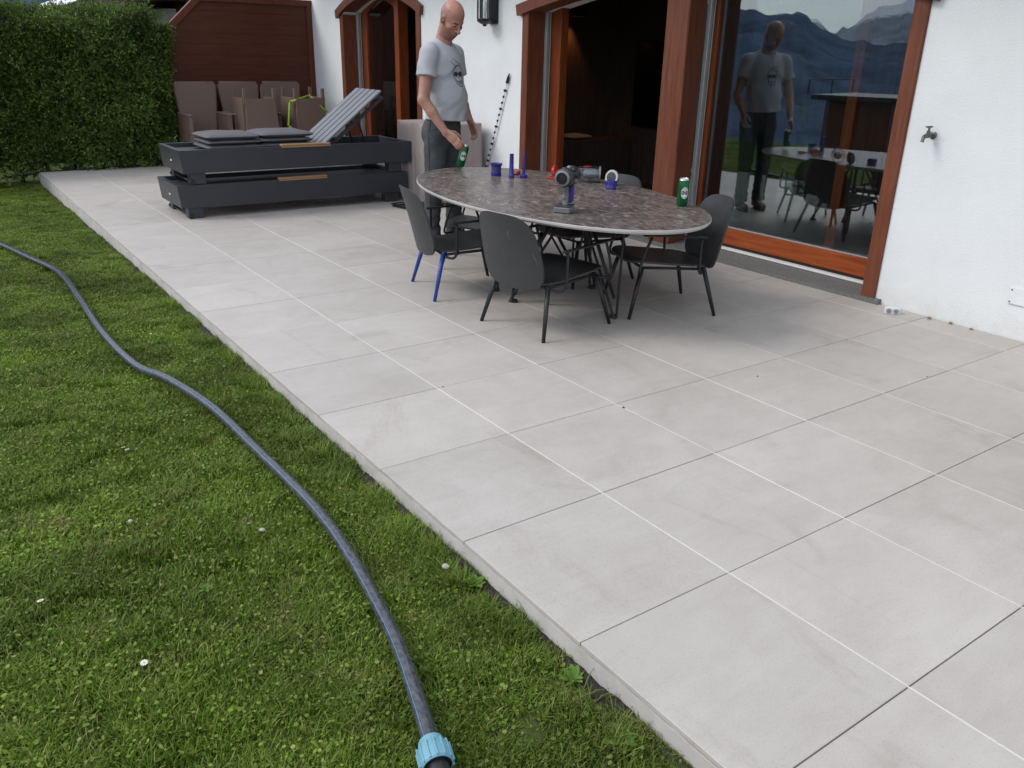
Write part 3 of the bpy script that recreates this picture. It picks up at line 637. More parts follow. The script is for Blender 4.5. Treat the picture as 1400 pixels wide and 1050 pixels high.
# broad leaved weeds at the terrace edge
def rosette(seed, n=9, L=0.075):
    r = random.Random(seed); v = []; f = []; tone = []
    for i in range(n):
        a = i * 2.4 + r.uniform(-.3, .3); ln = L * r.uniform(0.6, 1.15); w = ln * 0.22; el = r.uniform(0.35, 1.0); k = len(v); m_ = 6
        for j in range(m_ + 1):
            t = j / m_; rr = ln * t * math.cos(el * (1 - 0.5 * t)); zz = ln * t * math.sin(el) * (1 - 0.35 * t); ww = w * math.sin(math.pi * min(1, 0.08 + t * 0.92)) ** 0.7 + 0.0012
            for sgn, dz in ((-1, 0.004), (0, 0), (1, 0.004)):
                v.append((math.cos(a) * rr - math.sin(a) * ww * sgn, math.sin(a) * rr + math.cos(a) * ww * sgn, zz + dz * math.sin(math.pi * t))); tone.append(0.35 + 0.35 * t + r.uniform(-.05, .05))
        for j in range(m_):
            for c in range(2): q = k + j * 3 + c; f.append((q, q + 1, q + 4, q + 3))
    return tone_mesh('weed_leaves', v, f, tone, M_weed)
rosets = [rosette(s, 7 + s % 4) for s in range(4)]
weeds = [(-0.045, -0.74, 0.62), (-0.05, -1.24, 0.55), (-0.09, -1.47, 0.62), (-0.19, -1.60, 0.5), (-0.035, -0.28, 0.42), (-0.035, 0.62, 0.4), (-0.75, -0.30, 0.38)]
wl = ['leafy weed growing against the kerb by the grout joint', 'leafy weed at the kerb below the last cross joint', 'big leafy weed near the blue hose fitting', 'leafy weed in the grass right of the blue hose fitting', 'small leafy weed at the kerb in the middle of the near lawn', 'small leafy weed at the kerb further along', 'leafy weed in the lawn left of the hose']
for k, (x, y, s) in enumerate(weeds):
    o = link('weed', rosets[k % 4]); o.location = (x, y, lawn_z(y) + 0.008); o.scale = (s, s, s); o.rotation_euler = (0, 0, k * 1.3); tag(o, wl[k], 'weed', 'broad leaved weeds in the lawn')

# daisies
M_petal = mat('daisy petal', (0.80, 0.80, 0.78), 0.6, var=0.03); M_yel = mat('daisy eye', (0.65, 0.42, 0.03), 0.7); M_stem = mat('daisy stem', (0.05, 0.10, 0.02), 0.6)
def daisy_meshes():
    p = MB()
    for i in range(12):
        a = i * 2 * math.pi / 12; c, s = math.cos(a), math.sin(a); w = 0.0022
        p.add([(c * .003 - s * w * .5, s * .003 + c * w * .5, .036), (c * .003 + s * w * .5, s * .003 - c * w * .5, .036), (c * .011 + s * w, s * .011 - c * w, .0375), (c * .013, s * .013, .0365), (c * .011 - s * w, s * .011 + c * w, .0375)], [(0, 1, 2, 3, 4)])
    return p.mesh('petals'), MB().lathe([(0.0036, .0355), (0.0034, .038), (0.0015, .0392)], 10).mesh('eye'), MB().tube([(0, 0, -0.01), (0.002, 0, .02), (0, 0, .0356)], 0.0009, 5).mesh('stem')
dp, de, ds = daisy_meshes()
for me, M in ((dp, M_petal), (de, M_yel), (ds, M_stem)): me.materials.append(M)
daisies = [(-0.752, 0.835, 1.0, 'white daisy left of the hose, upper of the close pair'), (-0.745, 0.80, 1.1, 'white daisy left of the hose, lower of the close pair'), (-1.33, 1.33, 1.0, 'white daisy at the left edge of the lawn'), (-1.29, 1.30, 0.8, 'small white daisy at the left edge beside another daisy'),
           (-0.985, -0.56, 1.15, 'white daisy alone in the near lawn, left of the blue fitting'), (-1.175, -0.12, 1.1, 'pale daisy near the bottom left of the lawn'), (-0.30, 2.33, 0.8, 'tiny daisy near the kerb halfway along'), (-0.52, -0.02, 0.9, 'small daisy close to the left side of the hose'), (-0.75, 3.75, 0.8, 'tiny daisy in the far lawn beside the hose bend')]
for x, y, s, lb in daisies:
    o = empty('daisy', (x, y, lawn_z(y)), random.uniform(0, 6), lb, 'flower', 'daisies in the lawn'); s *= 0.72; o.scale = (s, s, s); o.rotation_euler = (random.uniform(-.3, .3), random.uniform(-.3, .3), random.uniform(0, 6))
    for nm, me in (('petals', dp), ('eye', de), ('stem', ds)): link(nm, me, None, o)

# ---- hose (irrigation pipe) with blue compression fitting
hp = [(-1.05, 6.15), (-0.90, 5.75), (-0.781, 5.385), (-0.644, 4.726), (-0.535, 4.074), (-0.532, 3.292), (-0.545, 2.412), (-0.508, 1.762), (-0.424, 1.448), (-0.345, 0.998), (-0.316, 0.495), (-0.305, 0.123), (-0.307, -0.157), (-0.326, -0.44), (-0.36, -0.692), (-0.404, -0.915), (-0.463, -1.133), (-0.500, -1.262)]
hr = 0.0200
path = spline([(x, y, lawn_z(y) + 0.052 + 0.006 * math.sin(i * 1.7)) for i, (x, y) in enumerate(hp)], 10)
M_pipe = mat('dusty black polyethylene', (0.022, 0.025, 0.032), 0.24, col2=(0.10, 0.106, 0.118), scale=40, stretch=(2.5, 1, 2.5), rvar=0.1, bump=0.05, bscale=80)
hose = empty('irrigation_pipe', path[-1], label='long black water pipe with blue stripes snaking across the lawn', cat='hose')
def hpart(mb, nm, M, sm=180):
    o = mb.build(nm, M, hose, sm); o.data.transform(Matrix.Translation(-Vector(path[-1]))); return o
hpart(MB().tube(path, hr, 18), 'pipe', M_pipe)
M_stripe = mat('blue pipe stripe', (0.10, 0.26, 0.50), 0.4)
def frames(path):
    P = [Vector(p) for p in path]; o = []
    for i in range(len(P)):
        t = (P[min(i + 1, len(P) - 1)] - P[max(i - 1, 0)]).normalized(); s = t.cross(Vector((0, 0, 1))).normalized(); o.append((P[i], t, s, s.cross(t)))
    return o
for ang in (48, 152):
    v = []; 
    for p, t, s, u in frames(path):
        for da in (-2.0, 2.0):
            a = R_(ang + da); v.append(p + (s * math.cos(a) + u * math.sin(a)) * (hr + 0.0006))
    hpart(MB().add(v, [(2 * i, 2 * i + 1, 2 * i + 3, 2 * i + 2) for i in range(len(path) - 1)]), 'stripe', M_stripe)
p1 = Vector(path[-1]); tdir = (p1 - Vector(path[-6])).normalized(); q = tdir.to_track_quat('Z', 'Y').to_matrix().to_4x4()
M_cyan = mat('blue fitting plastic', (0.17, 0.37, 0.46), 0.45, var=0.08, scale=30)
fm = Matrix.Translation(p1 + Vector((0, 0, 0.004))) @ q
hpart(MB().lathe([(0.0225, -0.012), (0.030, -0.010), (0.033, 0.004), (0.0375, 0.012), (0.040, 0.030), (0.0395, 0.058), (0.036, 0.062), (0.034, 0.062)], 32, fm, cap=False), 'fitting_nut', M_cyan, 40)
rb = MB()
for k in range(14):
    a = k * 2 * math.pi / 14; rb.box(-0.0022, 0.0022, 0.036, 0.0425, 0.010, 0.060, 0.0008, fm @ RZ(a))
hpart(rb, 'grip_ribs', M_cyan, None)
hpart(MB().lathe([(0.034, 0.0615), (0.026, 0.0615), (0.026, 0.20), (0.030, 0.21), (0.034, 0.205)], 28, fm, cap=False), 'fitting_body', M_black, 40)

# ================================================================== HEDGE
M_yew = leaf_mat('hedge leaf', (0.040, 0.072, 0.016), (0.105, 0.170, 0.034), (0.27, 0.34, 0.07), 0.5)
def sprig(seed, L=0.15):
    """small branching shoot carrying many little oval leaves"""
    r = random.Random(seed); v = []; f = []; tone = []
    def leaf(p, d, ln, w, tn):
        n = Vector((r.uniform(-1, 1), r.uniform(-1, 1), r.uniform(-1, 1))); sd_ = d.cross(n).normalized(); up_ = sd_.cross(d) * ln * 0.12; k = len(v)
        v.extend([tuple(p), tuple(p + d * ln * .35 - sd_ * w + up_), tuple(p + d * ln * .75 - sd_ * w * .8 + up_), tuple(p + d * ln), tuple(p + d * ln * .75 + sd_ * w * .8 + up_), tuple(p + d * ln * .35 + sd_ * w + up_)]); f.append((k, k + 1, k + 2, k + 3, k + 4, k + 5)); tone.extend([tn - .05, tn, tn, tn + .08, tn, tn])
    def twig(p0, d, ln, m_, t0):
        e = p0 + d * ln; s2 = d.orthogonal().normalized() * 0.0014; k = len(v); v.extend([tuple(p0 - s2), tuple(p0 + s2), tuple(e)]); f.append((k, k + 1, k + 2)); tone.extend([0.0] * 3)
        for i in range(m_):
            t = (i + r.random()) / m_; o_ = d.orthogonal().normalized(); o_ = Matrix.Rotation(r.uniform(0, 6.28), 3, d) @ o_
            leaf(p0 + d * ln * t, (d * r.uniform(.3, .9) + o_).normalized(), r.uniform(.016, .028), r.uniform(.0042, .0068), t0 + 0.4 * t + r.uniform(-.12, .12))
    d = Vector((0, 0, 1)); twig(Vector(), d, L, 13, 0.15)
    for i in range(4):
        a = i * 1.7 + r.random(); twig(Vector((0, 0, L * (0.1 + .18 * i))), Vector((math.cos(a), math.sin(a), r.uniform(.3, .9))).normalized(), L * r.uniform(.4, .6), 8, 0.2)
    return tone_mesh('sprig', v, f, tone, M_yew)
sprigs = [sprig(s, 0.13 + 0.02 * (s % 3)) for s in range(6)]
hedge = empty('hedge', (-0.2, 9.7, lawn_z(9.5)), label='dense dark green clipped hedge at the end of the lawn', cat='hedge')
HX0, HX1, HZ = -2.6, 1.62, 1.90
def bulge(x, z): return 0.06 * math.sin(x * 4.7 + 2.3 * math.sin(z * 4.1)) + 0.07 * math.sin(x * 3.1 + z * 1.7) + 0.05 * math.sin(x * 7.3 - z * 5.1) + 0.035 * math.sin(x * 13 + z * 9)
pts = []; rnd = random.Random(3)
def addp(x, y, z, nx, ny, nz, s, i):
    d = Vector((nx + rnd.uniform(-.55, .55), ny + rnd.uniform(-.4, .4), nz + rnd.uniform(-.5, .5))).normalized()
    e = d.to_track_quat('Z', 'X').to_euler(); e2 = (e.to_matrix() @ Matrix.Rotation(rnd.uniform(0, 6.28), 3, 'Z')).to_euler()
    pts.append(((x + 0.2, y - 9.7, z), tuple(e2), (s, s, s), i))
for k in range(6000):   # front
    x = rnd.uniform(HX0, HX1); z = 0.04 + (HZ - 0.04) * rnd.random() ** 0.85
    if z < 0.28 and rnd.random() < 0.45: continue
    addp(x, 9.38 + bulge(x, z) + rnd.choice((0, 0, .08, .18)) * rnd.random() + (0.10 * (0.3 - z) if z < 0.3 else 0), z, 0, -0.75, 0.30, rnd.uniform(.8, 1.5), rnd.randrange(6))
for k in range(1500):   # inner layer
    x = rnd.uniform(HX0, HX1 - .1); z = 0.2 + 1.6 * rnd.random(); addp(x, 9.55 + rnd.random() * 0.12, z, 0, -0.6, 0.3, rnd.uniform(1.2, 1.8), rnd.randrange(6))
for k in range(1900):   # top
    x = rnd.uniform(HX0, HX1); y = rnd.uniform(9.36, 10.15); addp(x, y, HZ + 0.35 * bulge(x, y) + 0.10 * rnd.random() ** 3 - 0.10 * max(0, 1 - (y - 9.3) / 0.15), 0, -.2, 1.0, rnd.uniform(.7, 1.3), rnd.randrange(6))
for k in range(2600):   # right end
    y = rnd.uniform(9.4, 10.1); z = 0.1 + 1.75 * rnd.random(); addp(HX1 + bulge(y, z) * .7 - 0.05 * rnd.random(), y, z, 0.8, -.1, 0.25, rnd.uniform(.75, 1.2), rnd.randrange(6))
hf = scatter('foliage', sprigs, pts, M_yew, hedge); hf['kind'] = 'stuff'
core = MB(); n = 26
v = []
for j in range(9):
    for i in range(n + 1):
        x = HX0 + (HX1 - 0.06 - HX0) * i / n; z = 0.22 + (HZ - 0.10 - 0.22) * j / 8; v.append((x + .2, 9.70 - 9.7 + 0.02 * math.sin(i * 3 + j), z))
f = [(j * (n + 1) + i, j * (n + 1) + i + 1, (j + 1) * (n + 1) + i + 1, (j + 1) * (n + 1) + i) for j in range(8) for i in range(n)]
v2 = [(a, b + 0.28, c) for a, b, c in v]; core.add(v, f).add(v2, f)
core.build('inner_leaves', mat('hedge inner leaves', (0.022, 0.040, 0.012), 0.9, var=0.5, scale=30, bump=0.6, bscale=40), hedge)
M_bark = mat('hedge bark', (0.05, 0.035, 0.022), 0.9, var=0.3, scale=30, bump=0.4)
for k in range(13):
    x = HX0 + 0.2 + k * 0.32; MB().tube([(x + .2, -0.02, -0.02), (x + .2 + rnd.uniform(-.06, .06), 0.0, 0.5), (x + .2 + rnd.uniform(-.1, .1), 0.05, 1.4)], [0.028, 0.022, 0.01], 7).build('stem', M_bark, hedge, 180)
gs = MB().tube([(-3.5, 9.36, lawn_z(9.3) + 0.04), (-1.2, 9.34, lawn_z(9.3) + 0.05), (-0.05, 9.36, -0.02), (0.8, 9.345, 0.02), (1.5, 9.36, 0.016)], 0.014, 8).build('garden_hose', M_rubber, None, 180); tag(gs, 'thin black garden hose lying along the foot of the hedge', 'hose')

# ================================================================== LOUNGERS
def lounger(name, loc, label, back_up):
    """frame origin at near left bottom corner; length along x, depth along y"""
    r = empty(name, loc, 0, label, 'sun lounger', 'stacked sun loungers')
    L, D, H, t = 2.33, 0.72, 0.205, 0.045
    MB().prism([(0.0, 0.0), (L, 0.0), (L, H), (-0.02, H)], 0.0, t, 'y').build('side_board', M_slate, r)
    MB().prism([(0.0, 0.0), (L, 0.0), (L, H), (-0.02, H)], D - t, D, 'y').build('side_board', M_slate, r)
    MB().prism([(0.001, 0.0), (t, 0.0), (t - 0.02, H - 0.001), (-0.021, H - 0.001)], t + 0.001, D - t - 0.001, 'y').build('end_board', M_slate, r)
    MB().box(L - t, L - 0.001, t + 0.001, D - t - 0.001, 0.0, H - 0.001, 0.002).build('end_board', M_slate, r)
    for x0, x1 in ((0.06, 0.20), (2.08, 2.22)):
        for y0, y1 in ((0.02, 0.13), (D - 0.13, D - 0.02)): MB().box(x0, x1, y0, y1, -0.10, -0.001, 0.004).build('foot', M_slate, r)
    MB().tube([(0.075, 0.0, -0.075), (0.075, D, -0.075)], 0.008, 8).build('wheel_axle', M_black, r, 180)
    for yy in (-0.004, D - 0.012): MB().lathe([(0.0, 0), (0.022, 0), (0.024, 0.004), (0.024, 0.012), (0.022, 0.016), (0, 0.016)], 16, T(0.075, yy, -0.077) @ RX(-math.pi / 2), cap=False).build('wheel', M_rubber, r, 40)
    n = 8; zs = H - 0.055
    xs1 = 1.36 if back_up else L - t - 0.01
    for k in range(n):
        y0 = t + 0.012 + k * ((D - 2 * t - 0.02) / n); y1 = y0 + (D - 2 * t - 0.02) / n - 0.014
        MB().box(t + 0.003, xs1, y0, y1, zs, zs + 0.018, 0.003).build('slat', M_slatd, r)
    for x in (0.5, 1.25, 1.45): MB().box(x, x + 0.05, t + 0.002, D - t - 0.002, zs - 0.045, zs - 0.002, 0.002).build('cross_bar', M_slate, r)
    MB().box(1.9, 1.94, t + 0.002, D - t - 0.002, zs - 0.10, zs - 0.06, 0.002).build('cross_bar', M_slate, r)
    MB().box(0.93, 1.43, -0.006, 0.050, H + 0.001, H + 0.020, 0.004).build('wood_grip', M_teak, r)
    MB().box(0.93, 1.43, -0.012, -0.001, H - 0.012, H + 0.0005, 0.002).build('wood_grip', M_teak, r)
    MB().box(-0.017, -0.0135, 0.30, 0.345, 0.085, 0.10).build('badge', M_white_alu, r).rotation_euler = (0, 0, 0)
    if back_up:
        A = T(1.36, 0, zs + 0.02) @ RY(-R_(37.5)); Lb = 0.86; n = 5; y0 = t + 0.015; wv = (D - 2 * t - 0.03) / n
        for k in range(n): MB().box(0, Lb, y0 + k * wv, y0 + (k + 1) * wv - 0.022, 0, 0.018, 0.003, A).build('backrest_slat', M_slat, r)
        for x in (0.08, 0.42, 0.78): MB().box(x, x + 0.04, y0, y0 + n * wv - 0.016, -0.035, -0.001, 0.002, A).build('backrest_bar', M_slate, r)
        for yy in (y0 + 0.02, y0 + n * wv - 0.06): MB().box(0.05, Lb - 0.02, yy, yy + 0.03, -0.034, -0.002, 0.002, T(0, 0, -0.036) @ A if False else A @ T(0, 0, -0.036)).build('backrest_bar', M_slate, r)
        MB().tube([A @ Vector((0.55, 0.20, -0.03)), Vector((1.92, 0.20, zs - 0.05))], 0.009, 8).build('strut', M_metal, r, 180)
        MB().tube([A @ Vector((0.55, 0.52, -0.03)), Vector((1.92, 0.52, zs - 0.05))], 0.009, 8).build('strut', M_metal, r, 180)
    return r
lounger('sun_lounger', (0.69, 5.38, 0.102), 'slate grey sun lounger at the bottom of the stack of two', False)
lounger('sun_lounger', (0.735, 5.36, 0.412), 'slate grey sun lounger on top of the stack with its slatted backrest raised', True)
# folded grey pads lying on the upper lounger
zc0 = 0.412 + 0.205 - 0.055 + 0.019
M_pipe2 = mat('cushion piping', (0.075, 0.074, 0.08), 0.9, var=0.1)
def piping(par, x0, x1, y0, y1, z):
    c = 0.03; P = [(x0 + c, y0, z), (x1 - c, y0, z), (x1, y0 + c, z), (x1, y1 - c, z), (x1 - c, y1, z), (x0 + c, y1, z), (x0, y1 - c, z), (x0, y0 + c, z), (x0 + c, y0, z)]
    MB().tube(P, 0.0035, 6, cap=False).build('piping', M_pipe2, par, 180)
cs = empty('folded_cushion', (1.0, 5.45, zc0), 0, 'folded grey lounger pad, left stack of layers on the upper lounger', 'cushion', 'folded lounger pads')
for k in range(3): ly = pad(0.0 + 0.01 * (k % 2), 0.53 - 0.012 * k, 0.02, 0.52, k * 0.044, k * 0.044 + 0.066 + 0.012 * (k == 2), seed=k + 1).build('layer', M_cush, cs, 180); piping(ly, 0.0 + 0.01 * (k % 2), 0.53 - 0.012 * k, 0.02, 0.52, k * 0.044 + 0.033 + 0.006 * (k == 2))
cs = empty('folded_cushion', (1.50, 5.47, zc0), 0, 'folded grey lounger pad, right stack of layers below the raised backrest', 'cushion', 'folded lounger pads')
for k in range(3): ly = pad(0.0 + 0.012 * k, 0.56 - 0.01 * (k % 2), 0.02, 0.52, k * 0.045, k * 0.045 + 0.068 + 0.012 * (k == 2), seed=k + 5).build('layer', M_cush, cs, 180); piping(ly, 0.0 + 0.012 * k, 0.56 - 0.01 * (k % 2), 0.02, 0.52, k * 0.045 + 0.034 + 0.006 * (k == 2))

# ================================================================== DINING CHAIRS
def rr_panel(w0, w1, h, curve, thick, n=16, pw=4.5, lean=lambda t: 0.0, cup=0.0):
    """superellipse shell panel: s across, t upward; returns MB in (depth, across, up) coordinates"""
    v = []; m_ = n
    def P(a, b):  # a,b in [-1,1] square -> rounded
        e = (abs(a) ** pw + abs(b) ** pw) ** (1 / pw); mx_ = max(abs(a), abs(b)); k = mx_ / e if e > 0 else 1
        a2, b2 = a * k, b * k; t = (b2 + 1) / 2; wv = w0 + (w1 - w0) * t
        return (lean(t) + curve * (1 - a2 * a2) , a2 * wv / 2, t * h)
    for sgn in (0, 1):
        for j in range(m_ + 1):
            for i in range(m_ + 1):
                x, y, z = P(math.sin((i / m_ * 2 - 1) * math.pi / 2), math.sin((j / m_ * 2 - 1) * math.pi / 2)); v.append((x - sgn * thick, y, z))
    W = m_ + 1; f = []
    for j in range(m_):
        for i in range(m_):
            q = (j * W + i, j * W + i + 1, (j + 1) * W + i + 1, (j + 1) * W + i); f.append(q); f.append(tuple(a + W * W for a in reversed(q)))
    ring = [i for i in range(W)] + [j * W + m_ for j in range(1, W)] + [m_ * W + i for i in range(m_ - 1, -1, -1)] + [j * W for j in range(m_ - 1, 0, -1)]
    for a, b in zip(ring, ring[1:] + ring[:1]): f.append((a, b, b + W * W, a + W * W))
    return MB().add(v, f)
def make_chair():
    r = empty('dining_chair', (0, 0, 0), 0, 'x', 'chair', 'anthracite dining chairs round the marble table')
    # backrest: leans backwards, wraps slightly forward at the sides
    b = rr_panel(0.50, 0.435, 0.43, -0.045, 0.012, lean=lambda t: -0.10 * t - 0.02 * t * t, pw=3.6); b.v = [(x - 0.235, y, z + 0.265) for x, y, z in b.v]
    b.build('backrest', M_chair, r, 50)
    # seat: thin shell, dished, slightly rising to the front
    s = rr_panel(0.45, 0.47, 0.53, 0.0, 0.012, pw=4.5)
    s.v = [(-0.245 + z, y, 0.310 + 0.05 * z / 0.53 - 0.012 * math.cos(y * 6) * math.sin(math.pi * min(1, z / 0.5)) - (0.012 if i >= len(s.v) // 2 else 0) - 0.02 * max(0, z - 0.46) / 0.07) for i, (x, y, z) in enumerate(s.v)]
    s.build('seat', M_chair, r, 50)
    MB().tube([(-0.20, -0.2, 0.285), (-0.20, 0.2, 0.285), (0.20, 0.2, 0.305), (0.20, -0.2, 0.305), (-0.20, -0.2, 0.285)], 0.009, 8).build('seat_frame', M_metal, r, 180)
    for sx in (-1, 1):
        for sy in (-1, 1):
            top = (0.20 * sx, 0.205 * sy, 0.30); bot = (0.28 * sx, 0.262 * sy, 0.0)
            MB().tube([top, tuple((a + c) / 2 for a, c in zip(top, bot)), bot], [0.0145, 0.0135, 0.0105], 10).build('rear_leg' if sx < 0 else 'front_leg', M_metal, r, 180)
    for sy in (-1, 1):
        y = 0.283 * sy
        MB().box(-0.17, 0.235, y - 0.014, y + 0.014, 0.492, 0.503, 0.003, T(0, 0, 0) @ T(-0.17, 0, 0.497) @ RY(-R_(3)) @ T(0.17, 0, -0.497)).build('armrest', M_metal, r)
        MB().tube(spline([(-0.135, y, 0.490), (-0.135, y, 0.40), (-0.138, y, 0.32), (-0.145, y - 0.006 * sy, 0.285), (-0.165, y - 0.03 * sy, 0.272), (-0.20, y - 0.08 * sy, 0.280)], 4), 0.0085, 8).build('arm_support', M_metal, r, 180)
        MB().tube(spline([(0.180, y, 0.506), (0.215, y, 0.42), (0.238, y, 0.335), (0.242, y - 0.004 * sy, 0.305), (0.232, y - 0.03 * sy, 0.290), (0.20, y - 0.08 * sy, 0.292)], 4), 0.0085, 8).build('arm_support', M_metal, r, 180)
    return r
ch0 = make_chair()
def place(o, x, y, ang, label, s=1.0):
    o.location = (x, y, 0); o.rotation_euler = (0, 0, ang); o['label'] = label; o.scale = (s, s, s)
    return o
chA = place(ch0, 1.675, 1.162, R_(8), 'anthracite dining chair in front of the table with its scuffed back to the viewer')
chB = place(copy_tree(ch0), 1.66, 2.075, R_(-13), 'anthracite dining chair with two blue wrapped rear legs')
chC = place(copy_tree(ch0), 2.507, 1.075, R_(157), 'anthracite dining chair at the right end of the table, facing left before the glass')
chD = place(copy_tree(ch0), 2.57, 1.93, R_(180), 'anthracite dining chair on the house side of the table, only its rounded back top showing')
chE = place(copy_tree(ch0), 2.15, 2.58, R_(134), 'anthracite dining chair at the far end of the table beside the standing person', 0.93)
bpy.context.view_layer.update()
for o in [q for q in bpy.data.objects if q.parent == chB and q.name.startswith('rear_leg')]:
    o.data = o.data.copy(); o.data.materials.clear(); o.data.materials.append(M_blue); o['label'] = 'rear leg wrapped in blue film'
# scuff marks on the back of the front chair
M_scuff = mat('pale scuff', (0.16, 0.16, 0.155), 0.8, var=0.3, scale=80)

bk = [q for q in bpy.data.objects if q.parent == chA and q.name.startswith('backrest')][0]
bvb = BVHTree.FromPolygons([v.co for v in bk.data.vertices], [tuple(p.vertices) for p in bk.data.polygons])
def scuff(pts, w):
    v = []; P = spline([(a, b, 0) for a, b in pts], 4)
    for i, p in enumerate(P):
        ww = w * math.sin(math.pi * (i + 0.4) / len(P)) * random.uniform(0.5, 1.2)
        for sg in (-1, 1):
            hit = bvb.ray_cast(Vector((-1.0, p[0] + sg * ww, p[1])), Vector((1, 0, 0)), 2.0); v.append(hit[0] + Vector((-0.0008, 0, 0)) if hit[0] else Vector((-0.34, p[0], p[1])))
    MB().add(v, [(2 * i, 2 * i + 1, 2 * i + 3, 2 * i + 2) for i in range(len(P) - 1)]).build('scuff', M_scuff, bk)
for pts_, w_ in (([(0.06, 0.62), (0.055, 0.58), (0.06, 0.54)], 0.0012), ([(0.05, 0.61), (0.02, 0.585), (-0.01, 0.58)], 0.0014), ([(-0.06, 0.61), (-0.055, 0.59), (-0.06, 0.56)], 0.002), ([(0.09, 0.60), (0.085, 0.57)], 0.0012), ([(-0.19, 0.50), (-0.205, 0.47), (-0.21, 0.44)], 0.0018), ([(0.0, 0.50), (0.01, 0.46), (0.0, 0.43)], 0.001)): scuff(pts_, w_)

# ================================================================== TABLE
TZ = 0.655; tcx, tcy, tang = 2.115, 1.757, R_(-94.9)
tb = empty('dining_table', (tcx, tcy, 0), tang, 'large oval dining table with a brown marble top and black wire legs', 'table')
n = 120; ra, rb_ = 1.332, 0.718; v = []
prof = [(0.0, TZ), (1.0 - 0.004, TZ), (1.0, TZ - 0.003)]
ring = lambda k, z: [(math.cos(2 * math.pi * i / n) * (ra + k), math.sin(2 * math.pi * i / n) * (rb_ + k), z) for i in range(n)]
topm = MB().add([(0, 0, TZ)] + ring(-0.003, TZ), [(0, 1 + i, 1 + (i + 1) % n) for i in range(n)])
o = topm.build('table_top', M_marble, tb)
em = MB(); rs = ring(-0.003, TZ) + ring(0, TZ - 0.003) + ring(0, TZ - 0.013) + ring(-0.012, TZ - 0.024) + ring(-0.30, TZ - 0.024)
em.add(rs, [(j * n + i, j * n + (i + 1) % n, (j + 1) * n + (i + 1) % n, (j + 1) * n + i) for j in range(4) for i in range(n)]); em.build('top_edge', mat('pale stone edge', (0.46, 0.44, 0.42), 0.5, var=0.08), tb, 35)
MB().add(ring(-0.25, TZ - 0.026) + ring(-0.25, TZ - 0.045) + [(0, 0, TZ - 0.026), (0, 0, TZ - 0.045)], [(i, (i + 1) % n, n + (i + 1) % n, n + i) for i in range(n)] + [(2 * n, i, (i + 1) % n) for i in range(n)] + [(2 * n + 1, n + (i + 1) % n, n + i) for i in range(n)]).build('under_plate', M_metal, tb)
rinv = RZ(-tang)
def tl(x, y, z): return rinv @ Vector((x - tcx, y - tcy, z))
for c, feet in (((2.09, 1.42), [(1.763, 1.612), (2.092, 1.026), (2.419, 1.621)]), ((2.145, 2.10), [(2.47, 1.91), (2.14, 2.49), (1.815, 1.90)])):
    hub = tl(c[0], c[1], 0.60)
    MB().lathe([(0.05, TZ - 0.07), (0.055, TZ - 0.055), (0.10, TZ - 0.046)], 16, T(hub.x, hub.y, 0)).build('leg_hub', M_metal, tb, 40)
    for fx, fy in feet:
        d = Vector((fx - c[0], fy - c[1], 0)).normalized(); s = Vector((-d.y, d.x, 0))
        F = Vector((fx, fy, 0.02)); a = F + s * 0.018 + d * 0.012; b_ = F - s * 0.018
        rod = [Vector((fx, fy, TZ - 0.046)) + d * 0.012 + s * 0.03, a + Vector((0, 0, 0.03)), F + d * 0.02 + Vector((0, 0, -0.006)), b_ + Vector((0, 0, 0.03)), Vector((c[0], c[1], TZ - 0.06)) + d * 0.05]
        MB().tube([tl(*p) for p in spline([tuple(p) for p in rod[:1]] + [tuple(p) for p in rod[1:4]] + [tuple(rod[4])], 5)], 0.0085, 8).build('leg', M_metal, tb, 180)
        MB().tube([tl(*(F + Vector((0, 0, 0.10)))), tl(*(Vector((c[0], c[1], TZ - 0.05)) + d * 0.10))], [0.011, 0.013], 8).build('leg_brace', M_metal, tb, 180)
        p = tl(fx, fy, 0); MB().lathe([(0.024, 0.0), (0.026, 0.004), (0.022, 0.016), (0.012, 0.02)], 14, T(p.x, p.y, 0)).build('foot_pad', M_rubber, tb, 40)

# ================================================================== THINGS ON THE TABLE
M_purp = mat('violet plastic', (0.032, 0.028, 0.23), 0.35, var=0.1, scale=20); M_purpd = mat('violet filter mesh', (0.045, 0.04, 0.16), 0.6, var=0.3, scale=200)
M_red = mat('red plastic', (0.55, 0.03, 0.018), 0.4, var=0.08); M_grey = mat('silver grey plastic', (0.20, 0.20, 0.215), 0.35, 0.3, var=0.06); M_dgrey = mat('dark grey plastic', (0.038, 0.038, 0.042), 0.4, var=0.1)
M_chrome = mat('chrome', (0.75, 0.75, 0.77), 0.15, 1.0, var=0.03); M_whitep = mat('white plastic', (0.72, 0.72, 0.71), 0.45, var=0.03)
def item(name, x, y, rz, label, cat, group=None): return empty(name, (x, y, TZ + 0.0005), rz, label, cat, group)
it = item('filter_cup', 2.25, 2.56, 0, 'violet filter cup with a wide rim on the marble table', 'filter')
MB().lathe([(0.036, 0), (0.038, 0.004), (0.038, 0.024), (0.036, 0.026)], 24).build('base_ring', M_purp, it, 40); MB().lathe([(0.035, 0.0265), (0.036, 0.066)], 24).build('mesh_wall', M_purpd, it, 40)
MB().lathe([(0.037, 0.0665), (0.041, 0.072), (0.046, 0.084), (0.046, 0.088), (0.041, 0.088), (0.036, 0.075), (0.0, 0.07)], 24, cap=False).build('rim', M_purp, it, 40)
it = item('filter_stick', 2.287, 2.418, 0.2, 'upright violet filter stick, left one of two on the marble table', 'filter', 'violet filter sticks')
MB().lathe([(0.019, 0), (0.020, 0.004), (0.020, 0.02), (0.017, 0.024), (0.0155, 0.10), (0.0145, 0.16), (0.0155, 0.162), (0.0155, 0.168), (0, 0.168)], 18, cap=False).build('stick', M_purp, it, 40)
